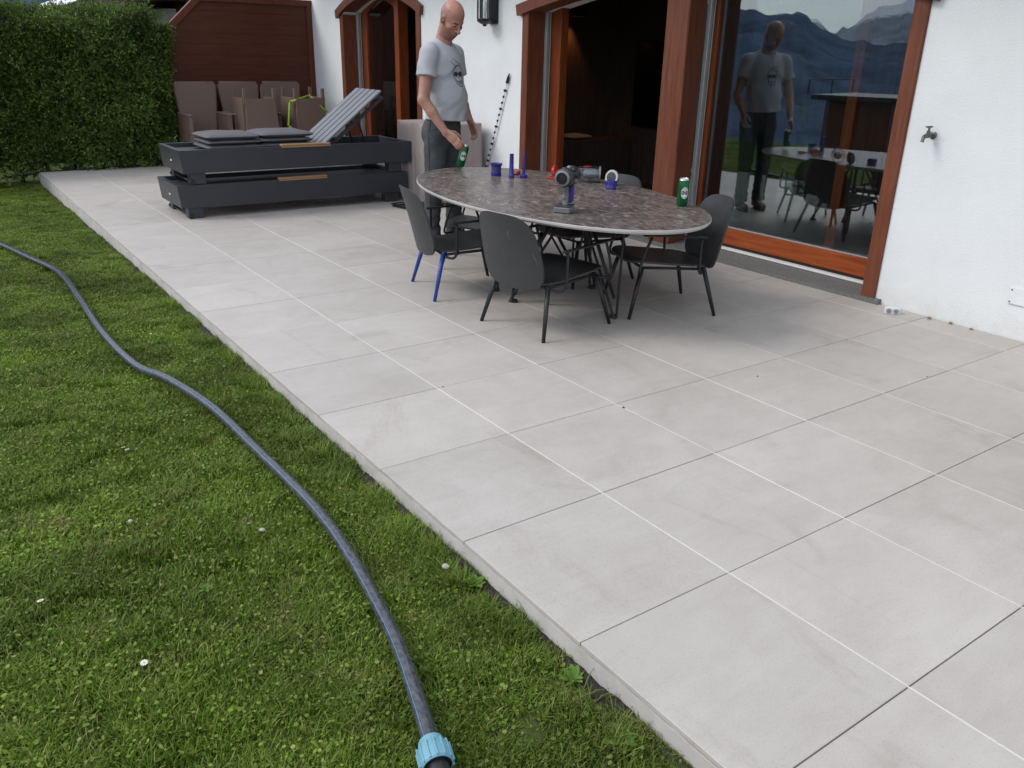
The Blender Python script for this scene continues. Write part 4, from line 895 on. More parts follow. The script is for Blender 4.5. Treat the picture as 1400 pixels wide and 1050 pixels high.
for k in range(4): MB().lathe([(0.0172 - k * .0005, 0), (0.0185 - k * .0005, 0.002), (0.0172 - k * .0005, 0.004)], 16, T(0, 0, 0.045 + k * 0.03)).build('ring', M_purpd, it, 40)
it = item('filter_stick', 2.369, 2.378, 0.2, 'upright violet filter stick on a round foot, right one of two on the marble table', 'filter', 'violet filter sticks')
MB().lathe([(0.026, 0), (0.028, 0.004), (0.028, 0.016), (0.022, 0.022), (0.012, 0.026), (0.0105, 0.12), (0.008, 0.172), (0.005, 0.182), (0, 0.183)], 18, cap=False).build('stick', M_purp, it, 40)
for k in range(4): MB().lathe([(0.0125 - k * .0006, 0), (0.0135 - k * .0006, 0.002), (0.0125 - k * .0006, 0.004)], 16, T(0, 0, 0.05 + k * 0.028)).build('ring', M_purpd, it, 40)
it = item('red_latch', 2.43, 2.545, 0.6, 'small red latch piece lying behind the violet filter sticks', 'latch')
MB().box(-0.035, 0.03, -0.018, 0.018, 0, 0.026, 0.005).build('block', M_red, it); MB().box(-0.05, -0.036, -0.012, 0.012, 0.004, 0.02, 0.004).build('tip', M_grey, it)
it = item('red_plug', 2.585, 2.285, 0.4, 'round red cap with a cord beside the clear bin', 'cap')
cm = T(0, 0, 0.042) @ RX(R_(70))
MB().lathe([(0.0, -0.02), (0.028, -0.018), (0.040, -0.006), (0.042, 0.008), (0.040, 0.014), (0.034, 0.016), (0.032, 0.006), (0.0, 0.002)], 24, cm, cap=False).build('cap', M_red, it, 40)
for k in range(10): MB().box(-0.003, 0.003, 0.039, 0.0445, -0.006, 0.012, 0.001, cm @ RZ(k * 0.628)).build('grip_rib', M_red, it)
MB().tube(spline([(-0.03, 0.0, 0.012), (-0.06, 0.03, 0.008), (-0.08, 0.0, 0.006), (-0.06, -0.05, 0.006), (-0.02, -0.06, 0.008)], 6), 0.005, 8).build('cord', M_red, it, 180)
it = item('dust_bin', 2.665, 1.985, R_(-40), 'clear plastic dust bin lying on its side on the marble table', 'bin')
bmx = T(0, 0, 0.056) @ RY(math.pi / 2)
MB().lathe([(0.0, -0.09), (0.048, -0.088), (0.053, -0.07), (0.055, 0.07), (0.0545, 0.07), (0.0525, -0.069), (0.047, -0.086), (0.0, -0.088)], 32, bmx, cap=False).build('clear_wall', M_clear, it, 40)
MB().lathe([(0.0565, 0.060), (0.0575, 0.064), (0.0575, 0.072), (0.0535, 0.072), (0.0535, 0.060)], 32, bmx, cap=False).build('rim', M_grey, it, 40)
for k, (a0, ln) in enumerate(((0.3, 0.05), (0.3, 0.03))): MB().box(0.0555, 0.0562, -0.006 + k * 0.012 - 0.006, -0.001 + k * 0.012 - 0.006, -0.045, -0.045 + ln, 0, bmx @ RZ(R_(200))).build('red_print', M_red, it)
MB().lathe([(0.012, -0.05), (0.03, -0.04), (0.034, 0.03), (0.02, 0.05)], 20, bmx).build('inner_shroud', mat('grey shroud', (0.25, 0.25, 0.26), 0.4), it, 40)
it = item('filter_disc', 2.72, 1.815, R_(-160), 'round filter disc with white ring and dark centre leaning by the clear bin', 'filter')
fmx = T(0, 0, 0.051) @ RY(R_(80))
MB().lathe([(0.0, -0.012), (0.046, -0.012), (0.050, -0.008), (0.050, 0.008), (0.046, 0.012), (0.036, 0.012)], 32, fmx, cap=False).build('ring', mat('pale grey plastic', (0.50, 0.51, 0.53), 0.4), it, 40)
MB().lathe([(0.0, 0.006), (0.0358, 0.010), (0.0358, 0.013), (0.0, 0.015)], 32, fmx, cap=False).build('centre', M_dgrey, it, 40)
MB().lathe([(0.0502, -0.006), (0.053, -0.006), (0.053, 0.002), (0.0502, 0.002)], 32, fmx, cap=False).build('seal', M_dgrey, it, 40)
it = item('filter_ring', 2.596, 1.684, 0, 'short violet filter ring standing right of the filter disc', 'filter')
MB().lathe([(0.036, 0), (0.039, 0.003), (0.039, 0.020), (0.036, 0.024), (0.037, 0.05), (0.034, 0.053), (0.028, 0.053), (0.026, 0.03), (0, 0.03)], 24, cap=False).build('ring', M_purp, it, 40)
for k in range(12): MB().box(-0.003, 0.003, 0.035, 0.0405, 0.026, 0.048, 0.001, RZ(k * math.pi / 6)).build('rib', M_purp, it)
# handheld vacuum body standing on its battery
vc = item('handheld_vacuum', 1.765, 1.135, R_(212), 'grey handheld vacuum body standing on its battery with a violet lower part', 'vacuum')
MB().box(-0.035, 0.065, -0.048, 0.048, 0.0, 0.034, 0.006).build('battery', M_grey, vc); MB().box(-0.033, 0.063, -0.046, 0.046, 0.0345, 0.042, 0.003).build('battery_collar', M_dgrey, vc)
MB().tube([(0.0, 0, 0.04), (-0.004, 0, 0.09), (0.004, 0, 0.14), (0.02, 0, 0.165)], [0.019, 0.017, 0.0175, 0.02], 14, sx=0.85).build('handle', M_grey, vc, 50)
for z in (0.075, 0.115): MB().lathe([(0.0, 0), (0.004, 0), (0.0035, 0.002), (0.0, 0.002)], 10, T(0.017, 0, z) @ RY(math.pi / 2), cap=False).build('screw', M_black, vc)
MB().box(-0.028, -0.016, -0.007, 0.007, 0.10, 0.135, 0.003).build('trigger', M_red, vc)
MB().box(-0.085, -0.045, -0.022, 0.022, 0.043, 0.150, 0.008).build('motor_housing', M_purp, vc); MB().box(-0.050, -0.030, -0.015, 0.015, 0.05, 0.095, 0.004).build('housing_rib', M_purpd, vc)
hx = T(0, 0, 0.195) @ RY(-R_(90))
MB().lathe([(0.020, -0.070), (0.042, -0.068), (0.052, -0.055), (0.052, 0.0), (0.044, 0.02), (0.050, 0.055), (0.052, 0.10), (0.036, 0.125)], 28, hx).build('body', M_dgrey, vc, 35)
MB().lathe([(0.044, -0.0685), (0.044, -0.078), (0.033, -0.082), (0.033, -0.0685)], 28, hx, cap=False).build('outlet_ring', M_grey, vc, 35)
MB().lathe([(0.0, -0.077), (0.020, -0.076), (0.020, -0.0705), (0, -0.0705)], 24, hx, cap=False).build('outlet_centre', M_black, vc, 35)
for k in range(9): MB().box(-0.0015, 0.0015, 0.021, 0.0325, -0.079, -0.0705, 0, hx @ RZ(k * 0.698)).build('outlet_vane', M_dgrey, vc)
for k in range(9):
    a = k * 2 * math.pi / 9; MB().lathe([(0.004, 0), (0.0125, 0.006), (0.0135, 0.03), (0.008, 0.055), (0.004, 0.058)], 12, hx @ T(0.046 * math.cos(a), 0.046 * math.sin(a), 0.022)).build('cyclone', M_grey if k % 3 == 0 else M_black, vc, 50)

# cans
M_green = mat('green can lacquer', (0.006, 0.105, 0.030), 0.25, 0.5, var=0.06, scale=30); M_lid = mat('can aluminium', (0.72, 0.70, 0.66), 0.28, 1.0, var=0.04); M_canw = mat('can white print', (0.75, 0.77, 0.74), 0.4, var=0.03); M_canr = mat('can red print', (0.6, 0.02, 0.02), 0.4)
def text_on_can(body, size, rad, z0, ang, M, parent, nm='lettering'):
    cv = bpy.data.curves.new('t', 'FONT'); cv.body = body; cv.size = size; cv.align_x = 'CENTER'; cv.align_y = 'CENTER'; cv.resolution_u = 2
    to = bpy.data.objects.new('t', cv); C.objects.link(to); dg = bpy.context.evaluated_depsgraph_get(); me = bpy.data.meshes.new_from_object(to.evaluated_get(dg)); bpy.data.objects.remove(to)
    for q in me.vertices:
        a = ang + q.co.x / rad; q.co = Vector((math.cos(a) * (rad + 0.0007), math.sin(a) * (rad + 0.0007), z0 + q.co.y))
    me.materials.clear(); return link(nm, me, M, parent)
def disc_on_can(rx, rz, rad, z0, ang, M, parent, nm, off=0.0004, k=0.0):
    n = 28; v = [(0, 0)] + [(rx * math.cos(2 * math.pi * i / n), rz * math.sin(2 * math.pi * i / n)) for i in range(n)]; vv = []
    if k: v = [(rx * math.cos(2 * math.pi * i / n) * q, rz * math.sin(2 * math.pi * i / n) * q) for q in (1, k) for i in range(n)]
    for a_, b_ in v: a = ang + a_ / rad; vv.append((math.cos(a) * (rad + off), math.sin(a) * (rad + off), z0 + b_))
    f = [(i, (i + 1) % n, n + (i + 1) % n, n + i) for i in range(n)] if k else [(0, 1 + i, 1 + (i + 1) % n) for i in range(n)]
    return MB().add(vv, f).build(nm, M, parent)
def beer_can(parent_empty, ang):
    r = 0.033; p = parent_empty
    MB().lathe([(0.0, 0.004), (0.022, 0.004), (0.025, 0.0), (0.027, 0.0), (0.031, 0.007), (r, 0.013), (r, 0.146), (0.030, 0.154)], 36, cap=False).build('body', M_green, p, 40)
    MB().lathe([(0.0302, 0.1545), (0.0275, 0.160), (0.0275, 0.1635), (0.026, 0.1645), (0.0248, 0.162), (0.0240, 0.158), (0.0, 0.158)], 36, cap=False).build('lid', M_lid, p, 40)
    MB().lathe([(0.0, 0.1585), (0.007, 0.1585), (0.008, 0.1605), (0.0, 0.161)], 12, T(0.004, 0, 0)).build('tab', M_lid, p)
    disc_on_can(0.0225, 0.034, r, 0.082, ang, M_canw, p, 'oval_ring', 0.0004, 0.88); disc_on_can(0.018, 0.027, r, 0.082, ang, M_canw, p, 'oval_label', 0.0004)
    v = []
    for i in range(13):
        a = ang + (-0.026 + 0.052 * i / 12) / r
        for z in (0.076, 0.090): v.append((math.cos(a) * (r + 0.0006), math.sin(a) * (r + 0.0006), z))
    MB().add(v, [(2 * i, 2 * i + 2, 2 * i + 3, 2 * i + 1) for i in range(12)]).build('name_band', mat('dark name band', (0.01, 0.03, 0.02), 0.4), p)
    text_on_can('Heineken', 0.0125, r + 0.0003, 0.083, ang, M_canw, p)
    st = [(0.0065 * (1 if i % 2 == 0 else 0.42) * math.sin(i * math.pi / 5), 0.0065 * (1 if i % 2 == 0 else 0.42) * math.cos(i * math.pi / 5)) for i in range(10)]
    MB().add([(math.cos(ang + a / r) * (r + 0.0009), math.sin(ang + a / r) * (r + 0.0009), 0.100 + b) for a, b in [(0, 0)] + st], [(0, 1 + i, 1 + (i + 1) % 10) for i in range(10)]).build('star', M_canr, p)
can1 = item('beer_can', 2.525, 0.955, 0, 'closed green beer can standing at the right end of the marble table', 'can', 'green beer cans'); beer_can(can1, R_(-118))

# ================================================================== WICKER CHAIRS
def wicker_mat():
    M = bpy.data.materials.new('brown wicker weave'); M.use_nodes = True; t = M.node_tree; b = t.nodes['Principled BSDF']; b.inputs['Roughness'].default_value = 0.6
    c = t.nodes.new('ShaderNodeTexCoord'); sx = t.nodes.new('ShaderNodeSeparateXYZ'); t.links.new(c.outputs['Object'], sx.inputs[0])
    def wave(sock, sc):
        m1 = t.nodes.new('ShaderNodeMath'); m1.operation = 'MULTIPLY'; m1.inputs[1].default_value = sc; t.links.new(sock, m1.inputs[0]); m2 = t.nodes.new('ShaderNodeMath'); m2.operation = 'SINE'; t.links.new(m1.outputs[0], m2.inputs[0]); return m2
    a = t.nodes.new('ShaderNodeMath'); a.operation = 'ADD'; t.links.new(sx.outputs['X'], a.inputs[0]); t.links.new(sx.outputs['Y'], a.inputs[1])
    w1 = wave(a.outputs[0], 190); w2 = wave(sx.outputs['Z'], 260); mu = t.nodes.new('ShaderNodeMath'); mu.operation = 'MULTIPLY'; t.links.new(w1.outputs[0], mu.inputs[0]); t.links.new(w2.outputs[0], mu.inputs[1])
    r = t.nodes.new('ShaderNodeValToRGB'); r.color_ramp.elements[0].color = (0.105, 0.066, 0.050, 1); r.color_ramp.elements[1].color = (0.24, 0.16, 0.125, 1)
    mr = t.nodes.new('ShaderNodeMapRange'); mr.inputs['From Min'].default_value = -1; t.links.new(mu.outputs[0], mr.inputs['Value']); t.links.new(mr.outputs['Result'], r.inputs['Fac']); t.links.new(r.outputs['Color'], b.inputs['Base Color'])
    bp = t.nodes.new('ShaderNodeBump'); bp.inputs['Strength'].default_value = 0.5; bp.inputs['Distance'].default_value = 0.004; t.links.new(mu.outputs[0], bp.inputs['Height']); t.links.new(bp.outputs['Normal'], b.inputs['Normal'])
    return M
M_wick = wicker_mat()
def slabp(poly, y0, y1, M=None):  # polygon in x,z extruded in y
    return MB().prism(poly, y0, y1, 'y', M)
def make_wicker():
    """faces -y; origin at floor centre"""
    r = empty('wicker_chair', (0, 0, 0), 0, 'x', 'chair', 'brown wicker chairs stored by the screen')
    Bk = T(0, 0.24, 0.42) @ RX(-R_(9))
    MB().prism([(-0.205, -0.02), (0.205, -0.02), (0.265, 0.60), (0.255, 0.62), (-0.255, 0.62), (-0.265, 0.60)], -0.022, 0.022, 'y', Bk).build('backrest', M_wick, r)
    MB().tube([Bk @ Vector(p) for p in ((-0.207, 0, 0.0), (-0.267, 0, 0.60), (-0.255, 0, 0.622), (0.255, 0, 0.622), (0.267, 0, 0.60), (0.207, 0, 0.0))], 0.0235, 8).build('backrest_rim', M_wick, r, 180)
    MB().box(-0.23, 0.23, -0.27, 0.22, 0.38, 0.44, 0.02).build('seat', M_wick, r)
    MB().prism([(-0.225, 0.10), (0.225, 0.10), (0.225, 0.375), (-0.225, 0.375)], -0.268, -0.235, 'y').build('front_apron', M_wick, r)
    for s in (-1, 1):
        MB().prism([(-0.27, 0.0), (-0.225, 0.0), (-0.205, 0.30), (0.20, 0.34), (0.255, 0.0), (0.30, 0.0), (0.30, 0.67), (-0.27, 0.645)], (0.232 if s > 0 else -0.275), (0.275 if s > 0 else -0.232), 'x').build('side_panel', M_wick, r)
        MB().box(0.222 * s - 0.04 * (s < 0) + (0 if s > 0 else -0.022) , 0.222 * s + 0.062 * (s > 0) + 0 * (s < 0), -0.285, 0.25, 0.646, 0.676, 0.012).build('armrest', M_wick, r)
        for y0 in (-0.262, 0.235): MB().box(s * 0.225 - 0.022, s * 0.225 + 0.022, y0, y0 + 0.042, 0.0, 0.12, 0.003).build('leg', M_wick, r)
    return r
w0 = make_wicker(); w0.location = (2.02, 9.10, 0.0); w0['label'] = 'brown wicker armchair standing upright at the left by the screen'
w1 = copy_tree(w0); w1.location = (2.62, 9.16, 0); w1['label'] = 'brown wicker armchair under the upside down chair, in the middle'
w2 = copy_tree(w0); w2.location = (3.24, 9.20, 0); w2['label'] = 'brown wicker armchair nearest the house wall, under another chair'
def make_wicker_side():
    r = empty('wicker_side_chair', (0, 0, 0), 0, 'x', 'chair', 'upside down wicker chairs')
    MB().prism([(-0.19, 0.125), (0.19, 0.125), (0.245, 0.93), (0.235, 0.95), (-0.235, 0.95), (-0.245, 0.93)], -0.02, 0.02, 'y', T(0, 0.22, 0) @ RX(-R_(4))).build('backrest', M_wick, r)
    MB().box(-0.205, 0.205, -0.25, 0.19, 0.40, 0.46, 0.02).build('seat', M_wick, r)
    for sx in (-1, 1):
        MB().prism([(-0.26, 0.12), (0.20, 0.12), (0.20, 0.63), (-0.26, 0.62)], 0.208 * sx - 0.018, 0.208 * sx + 0.018, 'x').build('side_panel', M_wick, r)
        for sy in (-1, 1): MB().box(sx * 0.195 - 0.02, sx * 0.195 + 0.02, sy * 0.215 - 0.02 - 0.01, sy * 0.215 + 0.02 - 0.01, 0.0, 0.20, 0.004).build('leg', M_wick, r)
    return r
s0 = make_wicker_side(); s0.rotation_euler = (0, math.pi, math.pi); s0.location = (2.60, 8.80, 1.0); s0['label'] = 'upside down wicker chair with its legs in the air, left of the lime green hoop'
s1 = copy_tree(s0); s1.location = (3.28, 8.80, 1.0); s1['label'] = 'upside down wicker chair partly circled by the lime green hoop'
# flip: rotate about y by 180 so that z is inverted and the back comes to the front
for s in (s0, s1): s.rotation_euler = (math.pi, 0, 0)

# lime green hoop of straight tubes
hp_ = empty('hoop', (3.21, 8.50, 0.60), 0, 'lime green hoop of straight tubes leaning on the wicker chairs', 'hoop')
M_lime = mat('lime tube', (0.36, 0.56, 0.012), 0.4, var=0.06); M_lime2 = mat('pale tube joint', (0.55, 0.6, 0.25), 0.5)
n = 6; Rh = 0.30
cor = [Vector((Rh * math.cos(R_(15 + 60 * k)), 0.10 * math.sin(R_(15 + 60 * k)), Rh * math.sin(R_(15 + 60 * k)) + 0.02)) for k in range(n)]
for k in range(n):
    a, b_ = cor[k], cor[(k + 1) % n]; MB().tube([a + (b_ - a) * 0.03, b_ + (a - b_) * 0.03], 0.0125, 8).build('tube', M_lime, hp_, 180)
    MB().tube([a + (b_ - a) * -0.02, a, a + (cor[k - 1] - a) * 0.06], 0.0145, 8).build('joint', M_lime, hp_, 180)

# ================================================================== COVERED BOX, POLE, LAMP, TAP, SOCKET
def cloth_cover():
    r = empty('covered_cabinet', (3.42, 5.38, 0), 0, 'low cabinet under a pale pinkish cloth against the wall behind the standing person', 'cabinet')
    hx, hy, H = 0.345, 0.36, 0.785; n = 160; v = []; rows = 16
    for j in range(rows + 1):
        t = j / rows; z = H * (1 - t) + 0.012
        for i in range(n):
            a = 2 * math.pi * i / n; c, s = math.cos(a), math.sin(a); e = (abs(c) ** 9 + abs(s) ** 9) ** (-1 / 9)
            fl = 1 + t * (0.020 + 0.045 * max(0, math.sin(a * 13 + 1.3 * math.sin(a * 3))) ** 2 + 0.022 * math.sin(a * 29 + 2))
            v.append((c * e * hx * fl, s * e * hy * fl, z + (0.008 * math.sin(a * 6) if j == 0 else 0)))
    f = [(j * n + i, j * n + (i + 1) % n, (j + 1) * n + (i + 1) % n, (j + 1) * n + i) for j in range(rows) for i in range(n)]
    k = len(v)
    for q in (0.985, 0.9, 0.5): v += [(x * q, y * q, H + 0.012 + 0.012 * (1 - q) + (0.006 if q < 0.98 else 0.003)) for x, y, z in v[:n]]
    v.append((0, 0, H + 0.028)); 
    for a0, b0 in ((0, k), (k, k + n), (k + n, k + 2 * n)): f += [(a0 + (i + 1) % n, a0 + i, b0 + i, b0 + (i + 1) % n) for i in range(n)]
    f += [(k + 2 * n + (i + 1) % n, k + 2 * n + i, k + 3 * n) for i in range(n)]
    MB().add(v, f).build('cloth', mat('pale pink cloth', (0.36, 0.30, 0.285), 0.9, var=0.05, scale=12, bump=0.2, bscale=300, spec=0.15), r, 60)
    MB().box(-hx + 0.03, hx - 0.03, -hy + 0.03, hy - 0.03, 0.0, H - 0.02, 0.01).build('cabinet_body', M_dgrey, r)
    return r
cloth_cover()
tr_ = empty('low_tray', (2.95, 5.02, 0), 0.2, 'flat black tray on the floor in front of the covered cabinet', 'tray')
MB().box(-0.22, 0.22, -0.16, 0.16, 0.0, 0.02, 0.006).build('tray', M_black, tr_); MB().tube([(-0.22, -0.16, 0.03), (0.22, -0.16, 0.03), (0.22, 0.16, 0.03), (-0.22, 0.16, 0.03), (-0.22, -0.16, 0.03)], 0.008, 6).build('rim', M_black, tr_)

pole = empty('spiral_pole', (3.80, 5.19, 0), 0, 'thin white pole with dark knots and black tip leaning on the wall', 'pole')
A = Vector((0.0, 0.0, 0.0)); B = Vector((0.022, -0.485, 1.225)); d = B - A
MB().tube([A, B], 0.0075, 8).build('rod', M_whitep, pole, 180)
for k in range(19):
    p = A + d * (0.05 + k * 0.049); rr = 0.0085 + 0.006 * (k % 3 == 0) + 0.003 * random.random(); q = d.normalized().to_track_quat('Z', 'Y').to_matrix().to_4x4()
    MB().lathe([(0.0078, -0.013), (rr, -0.006), (rr, 0.006), (0.0078, 0.013)], 10, Matrix.Translation(p) @ q).build('knot', M_black, pole, 50)
MB().tube([B - d.normalized() * 0.01, B + d.normalized() * 0.05, B + d.normalized() * 0.06, B + d.normalized() * 0.085], [0.016, 0.014, 0.009, 0.007], 10).build('tip', M_black, pole, 50)

lm = empty('wall_lantern', (3.84, 4.98, 1.765), 0, 'black half lantern with glass sides mounted on the white wall', 'lamp')
MB().prism([(-0.075, 0.0), (0.075, 0.0), (0.075, 0.55), (-0.075, 0.55)], -0.022, -0.001, 'x').build('back_plate', M_black, lm)
MB().lathe([(0.0, -0.028), (0.018, -0.024), (0.022, -0.010), (0.050, 0.0), (0.078, 0.018), (0.082, 0.038), (0.076, 0.045)], 10, T(-0.115, 0, 0) @ Matrix.Diagonal((0.9, 1.1, 1, 1))).build('base', M_black, lm)
for k in range(6):
    a = R_(30 + 60 * k); x, y = -0.115 + 0.068 * math.cos(a), 0.080 * math.sin(a); MB().box(x - 0.006, x + 0.006, y - 0.006, y + 0.006, 0.045, 0.36, 0.001).build('corner_bar', M_black, lm)
    a2 = R_(30 + 60 * (k + 1)); x2, y2 = -0.115 + 0.068 * math.cos(a2), 0.080 * math.sin(a2); MB().add([(x, y, 0.046), (x2, y2, 0.046), (x2, y2, 0.355), (x, y, 0.355)], [(0, 1, 2, 3)]).build('glass_pane', M_clear, lm)
MB().lathe([(0.09, 0.36), (0.085, 0.38), (0.03, 0.45), (0.012, 0.47), (0.0, 0.48)], 10, T(-0.115, 0, 0) @ Matrix.Diagonal((0.9, 1.1, 1, 1))).build('roof_cap', M_black, lm)
MB().lathe([(0.014, 0.046), (0.015, 0.10), (0.013, 0.102)], 12, T(-0.115, 0, 0)).build('lamp_holder', M_whitep, lm, 40); MB().lathe([(0.013, 0.103), (0.020, 0.13), (0.022, 0.17), (0.012, 0.20), (0.0, 0.205)], 14, T(-0.115, 0, 0), cap=False).build('bulb', mat('frosted bulb', (0.8, 0.8, 0.78), 0.35), lm, 180)

M_brass = mat('weathered brass', (0.15, 0.142, 0.135), 0.45, 0.8, var=0.25, scale=40)
tp = empty('water_tap', (3.84, 0.205, 1.088), 0, 'small weathered water tap on the white wall', 'tap')
MB().lathe([(0.022, 0.0), (0.022, 0.006), (0.013, 0.010), (0.011, 0.04), (0.014, 0.045), (0.014, 0.075), (0.010, 0.08)], 14, RY(-math.pi / 2)).build('inlet', M_brass, tp, 40)
MB().tube(spline([(-0.055, 0, 0), (-0.085, 0.0, 0.0), (-0.105, 0, -0.012), (-0.112, 0, -0.035)], 5), [0.012] * 11 + [0.010] * 4 + [0.011], 12).build('spout', M_brass, tp, 50)
MB().lathe([(0.012, 0.0), (0.012, 0.018), (0.007, 0.02), (0.006, 0.038)], 12, T(-0.06, 0, 0.008)).build('valve', M_brass, tp, 40)
MB().box(-0.095, -0.03, -0.007, 0.007, 0.046, 0.056, 0.003).build('handle', M_brass, tp)

sk = empty('socket_box', (3.70, 0.165, 0), R_(-52), 'white double socket box lying on the tiles near the wall', 'socket')
MB().box(-0.045, 0.045, -0.022, 0.022, 0.0, 0.042, 0.005).build('box', M_whitep, sk)
for x in (-0.021, 0.021):
    MB().lathe([(0.0, 0.0), (0.0155, 0.0), (0.0165, 0.0015), (0.0165, 0.003), (0.0, 0.003)], 18, T(x, -0.0222, 0.021) @ RX(math.pi / 2), cap=False).build('socket_face', mat('grey socket', (0.30, 0.31, 0.34), 0.5), sk)
    for dx in (-0.005, 0.005): MB().box(x + dx - 0.002, x + dx + 0.002, -0.0262, -0.0253, 0.018, 0.024).build('socket_hole', M_black, sk)
    MB().box(x - 0.002, x + 0.002, -0.0262, -0.0253, 0.011, 0.015).build('socket_hole', M_black, sk)

wp = empty('wall_plate', (3.84, -0.52, 0.25), 0, 'white cover plate low on the plaster wall at the right edge', 'wall plate')
MB().prism([(-0.075, -0.045), (0.075, -0.045), (0.075, 0.045), (-0.075, 0.045)], -0.012, -0.001, 'x').build('plate', M_plaster, wp)
for y, z in ((-0.065, 0.035), (0.065, 0.035), (0.065, -0.035), (-0.065, -0.035)): MB().lathe([(0.0, 0.0), (0.005, 0.0), (0.004, 0.003), (0.0, 0.003)], 8, T(-0.012, y, z) @ RY(-math.pi / 2), cap=False).build('screw', M_brass, wp)
# crumbs of mortar and leaves on the tiles
M_crumb = mat('earth crumb', (0.05, 0.04, 0.03), 0.9)
for k, (x, y, s, nm) in enumerate([(1.198, -0.055, 0.010, 'small dark crumb on the tiles below the front chair'), (2.05, -0.12, 0.008, 'dark crumb alone on the tiles right of the table'), (2.80, -0.59, 0.007, 'tiny dark crumb on a tile joint near the wall'), (0.63, 0.595, 0.008, 'tiny dark crumb at a joint left of the front chair')]):
    bm = bmesh.new(); s *= 0.6; bmesh.ops.create_icosphere(bm, subdivisions=1, radius=s)
    for q in bm.verts: q.co *= random.uniform(0.6, 1.2); q.co.z *= 0.6
    me = bpy.data.meshes.new('crumb'); bm.to_mesh(me); bm.free(); o = link('crumb', me, M_crumb); o.location = (x, y, s * 0.4); tag(o, nm, 'crumb', 'crumbs on the tiles')

M_peb = mat('pale pebble', (0.42, 0.40, 0.37), 0.85, var=0.2, scale=60)
for x, y, z, s, nm in ((-0.085, -0.63, lawn_z(0) + 0.035, 0.013, 'pale pebble in the grass beside the kerb weed'), (-0.50, -0.10, lawn_z(0) + 0.035, 0.010, 'pale pebble in the grass left of the hose'), (-0.86, 0.20, lawn_z(0) + 0.036, 0.008, 'small pale pebble in the lawn far left of the hose'), (3.80, -0.03, 0.006, 0.014, 'mortar chip at the wall base right of the socket box'), (3.815, -0.16, 0.006, 0.012, 'mortar chip at the wall base below the tap side'), (3.81, -0.29, 0.005, 0.010, 'small mortar chip at the wall base near the cover plate')):
    bm = bmesh.new(); bmesh.ops.create_icosphere(bm, subdivisions=2, radius=s)
    for q in bm.verts: q.co *= 1 + 0.25 * mnoise.noise(q.co * 90 + Vector((x, y, 0))); q.co.z *= 0.6
    me = bpy.data.meshes.new('pebble'); bm.to_mesh(me); bm.free(); o = link('pebble' if x < 0 else 'mortar_chip', me, M_peb if x < 0 else mat('mortar', (0.24, 0.20, 0.16), 0.9), None, 180); o.location = (x, y, z); tag(o, nm, 'pebble' if x < 0 else 'chip')

# ================================================================== PERSON
def surface_nets(F, h, org):
    """naive surface nets on a float grid (negative inside)"""
    ins = F < 0
    nx, ny, nz = F.shape
    c = [F[i:nx - 1 + i, j:ny - 1 + j, k:nz - 1 + k] for i in (0, 1) for j in (0, 1) for k in (0, 1)]
    s = sum((q < 0).astype(np.int8) for q in c); act = (s > 0) & (s < 8)
    idx = -np.ones(act.shape, np.int64); A = np.argwhere(act); idx[act] = np.arange(len(A))
    val = np.stack([q[act] for q in c], 1); corner = np.array([(i, j, k) for i in (0, 1) for j in (0, 1) for k in (0, 1)], float)
    P = np.zeros((len(A), 3)); W = np.zeros(len(A))
    for a in range(8):
        for b in range(a + 1, 8):
            if abs(corner[a] - corner[b]).sum() != 1: continue
            va, vb = val[:, a], val[:, b]; m_ = (va < 0) != (vb < 0); t = np.where(m_, va / np.where(m_, va - vb, 1), 0)
            P += np.where(m_[:, None], corner[a] + t[:, None] * (corner[b] - corner[a]), 0); W += m_
    P = (A + P / W[:, None]) * h + org
    quads = []
    for ax in range(3):
        sl0 = [slice(1, -1)] * 3; sl0[ax] = slice(0, -1); sl1 = list(sl0); sl1[ax] = slice(1, None)
        a = ins[tuple(sl0)]; b = ins[tuple(sl1)]; m_ = a != b; E_ = np.argwhere(m_); flip = a[m_]
        off = np.ones(3, int); off[ax] = 0; G = E_ + off; u, w_ = [(1, 2), (2, 0), (0, 1)][ax]
        du = np.zeros(3, int); du[u] = 1; dw = np.zeros(3, int); dw[w_] = 1
        q = np.stack([idx[tuple((G - du - dw).T)], idx[tuple((G - dw).T)], idx[tuple(G.T)], idx[tuple((G - du).T)]], 1)
        q[~flip] = q[~flip][:, ::-1]; quads.append(q)
    Q = np.concatenate(quads); Q = Q[(Q >= 0).all(1)]
    return P, Q
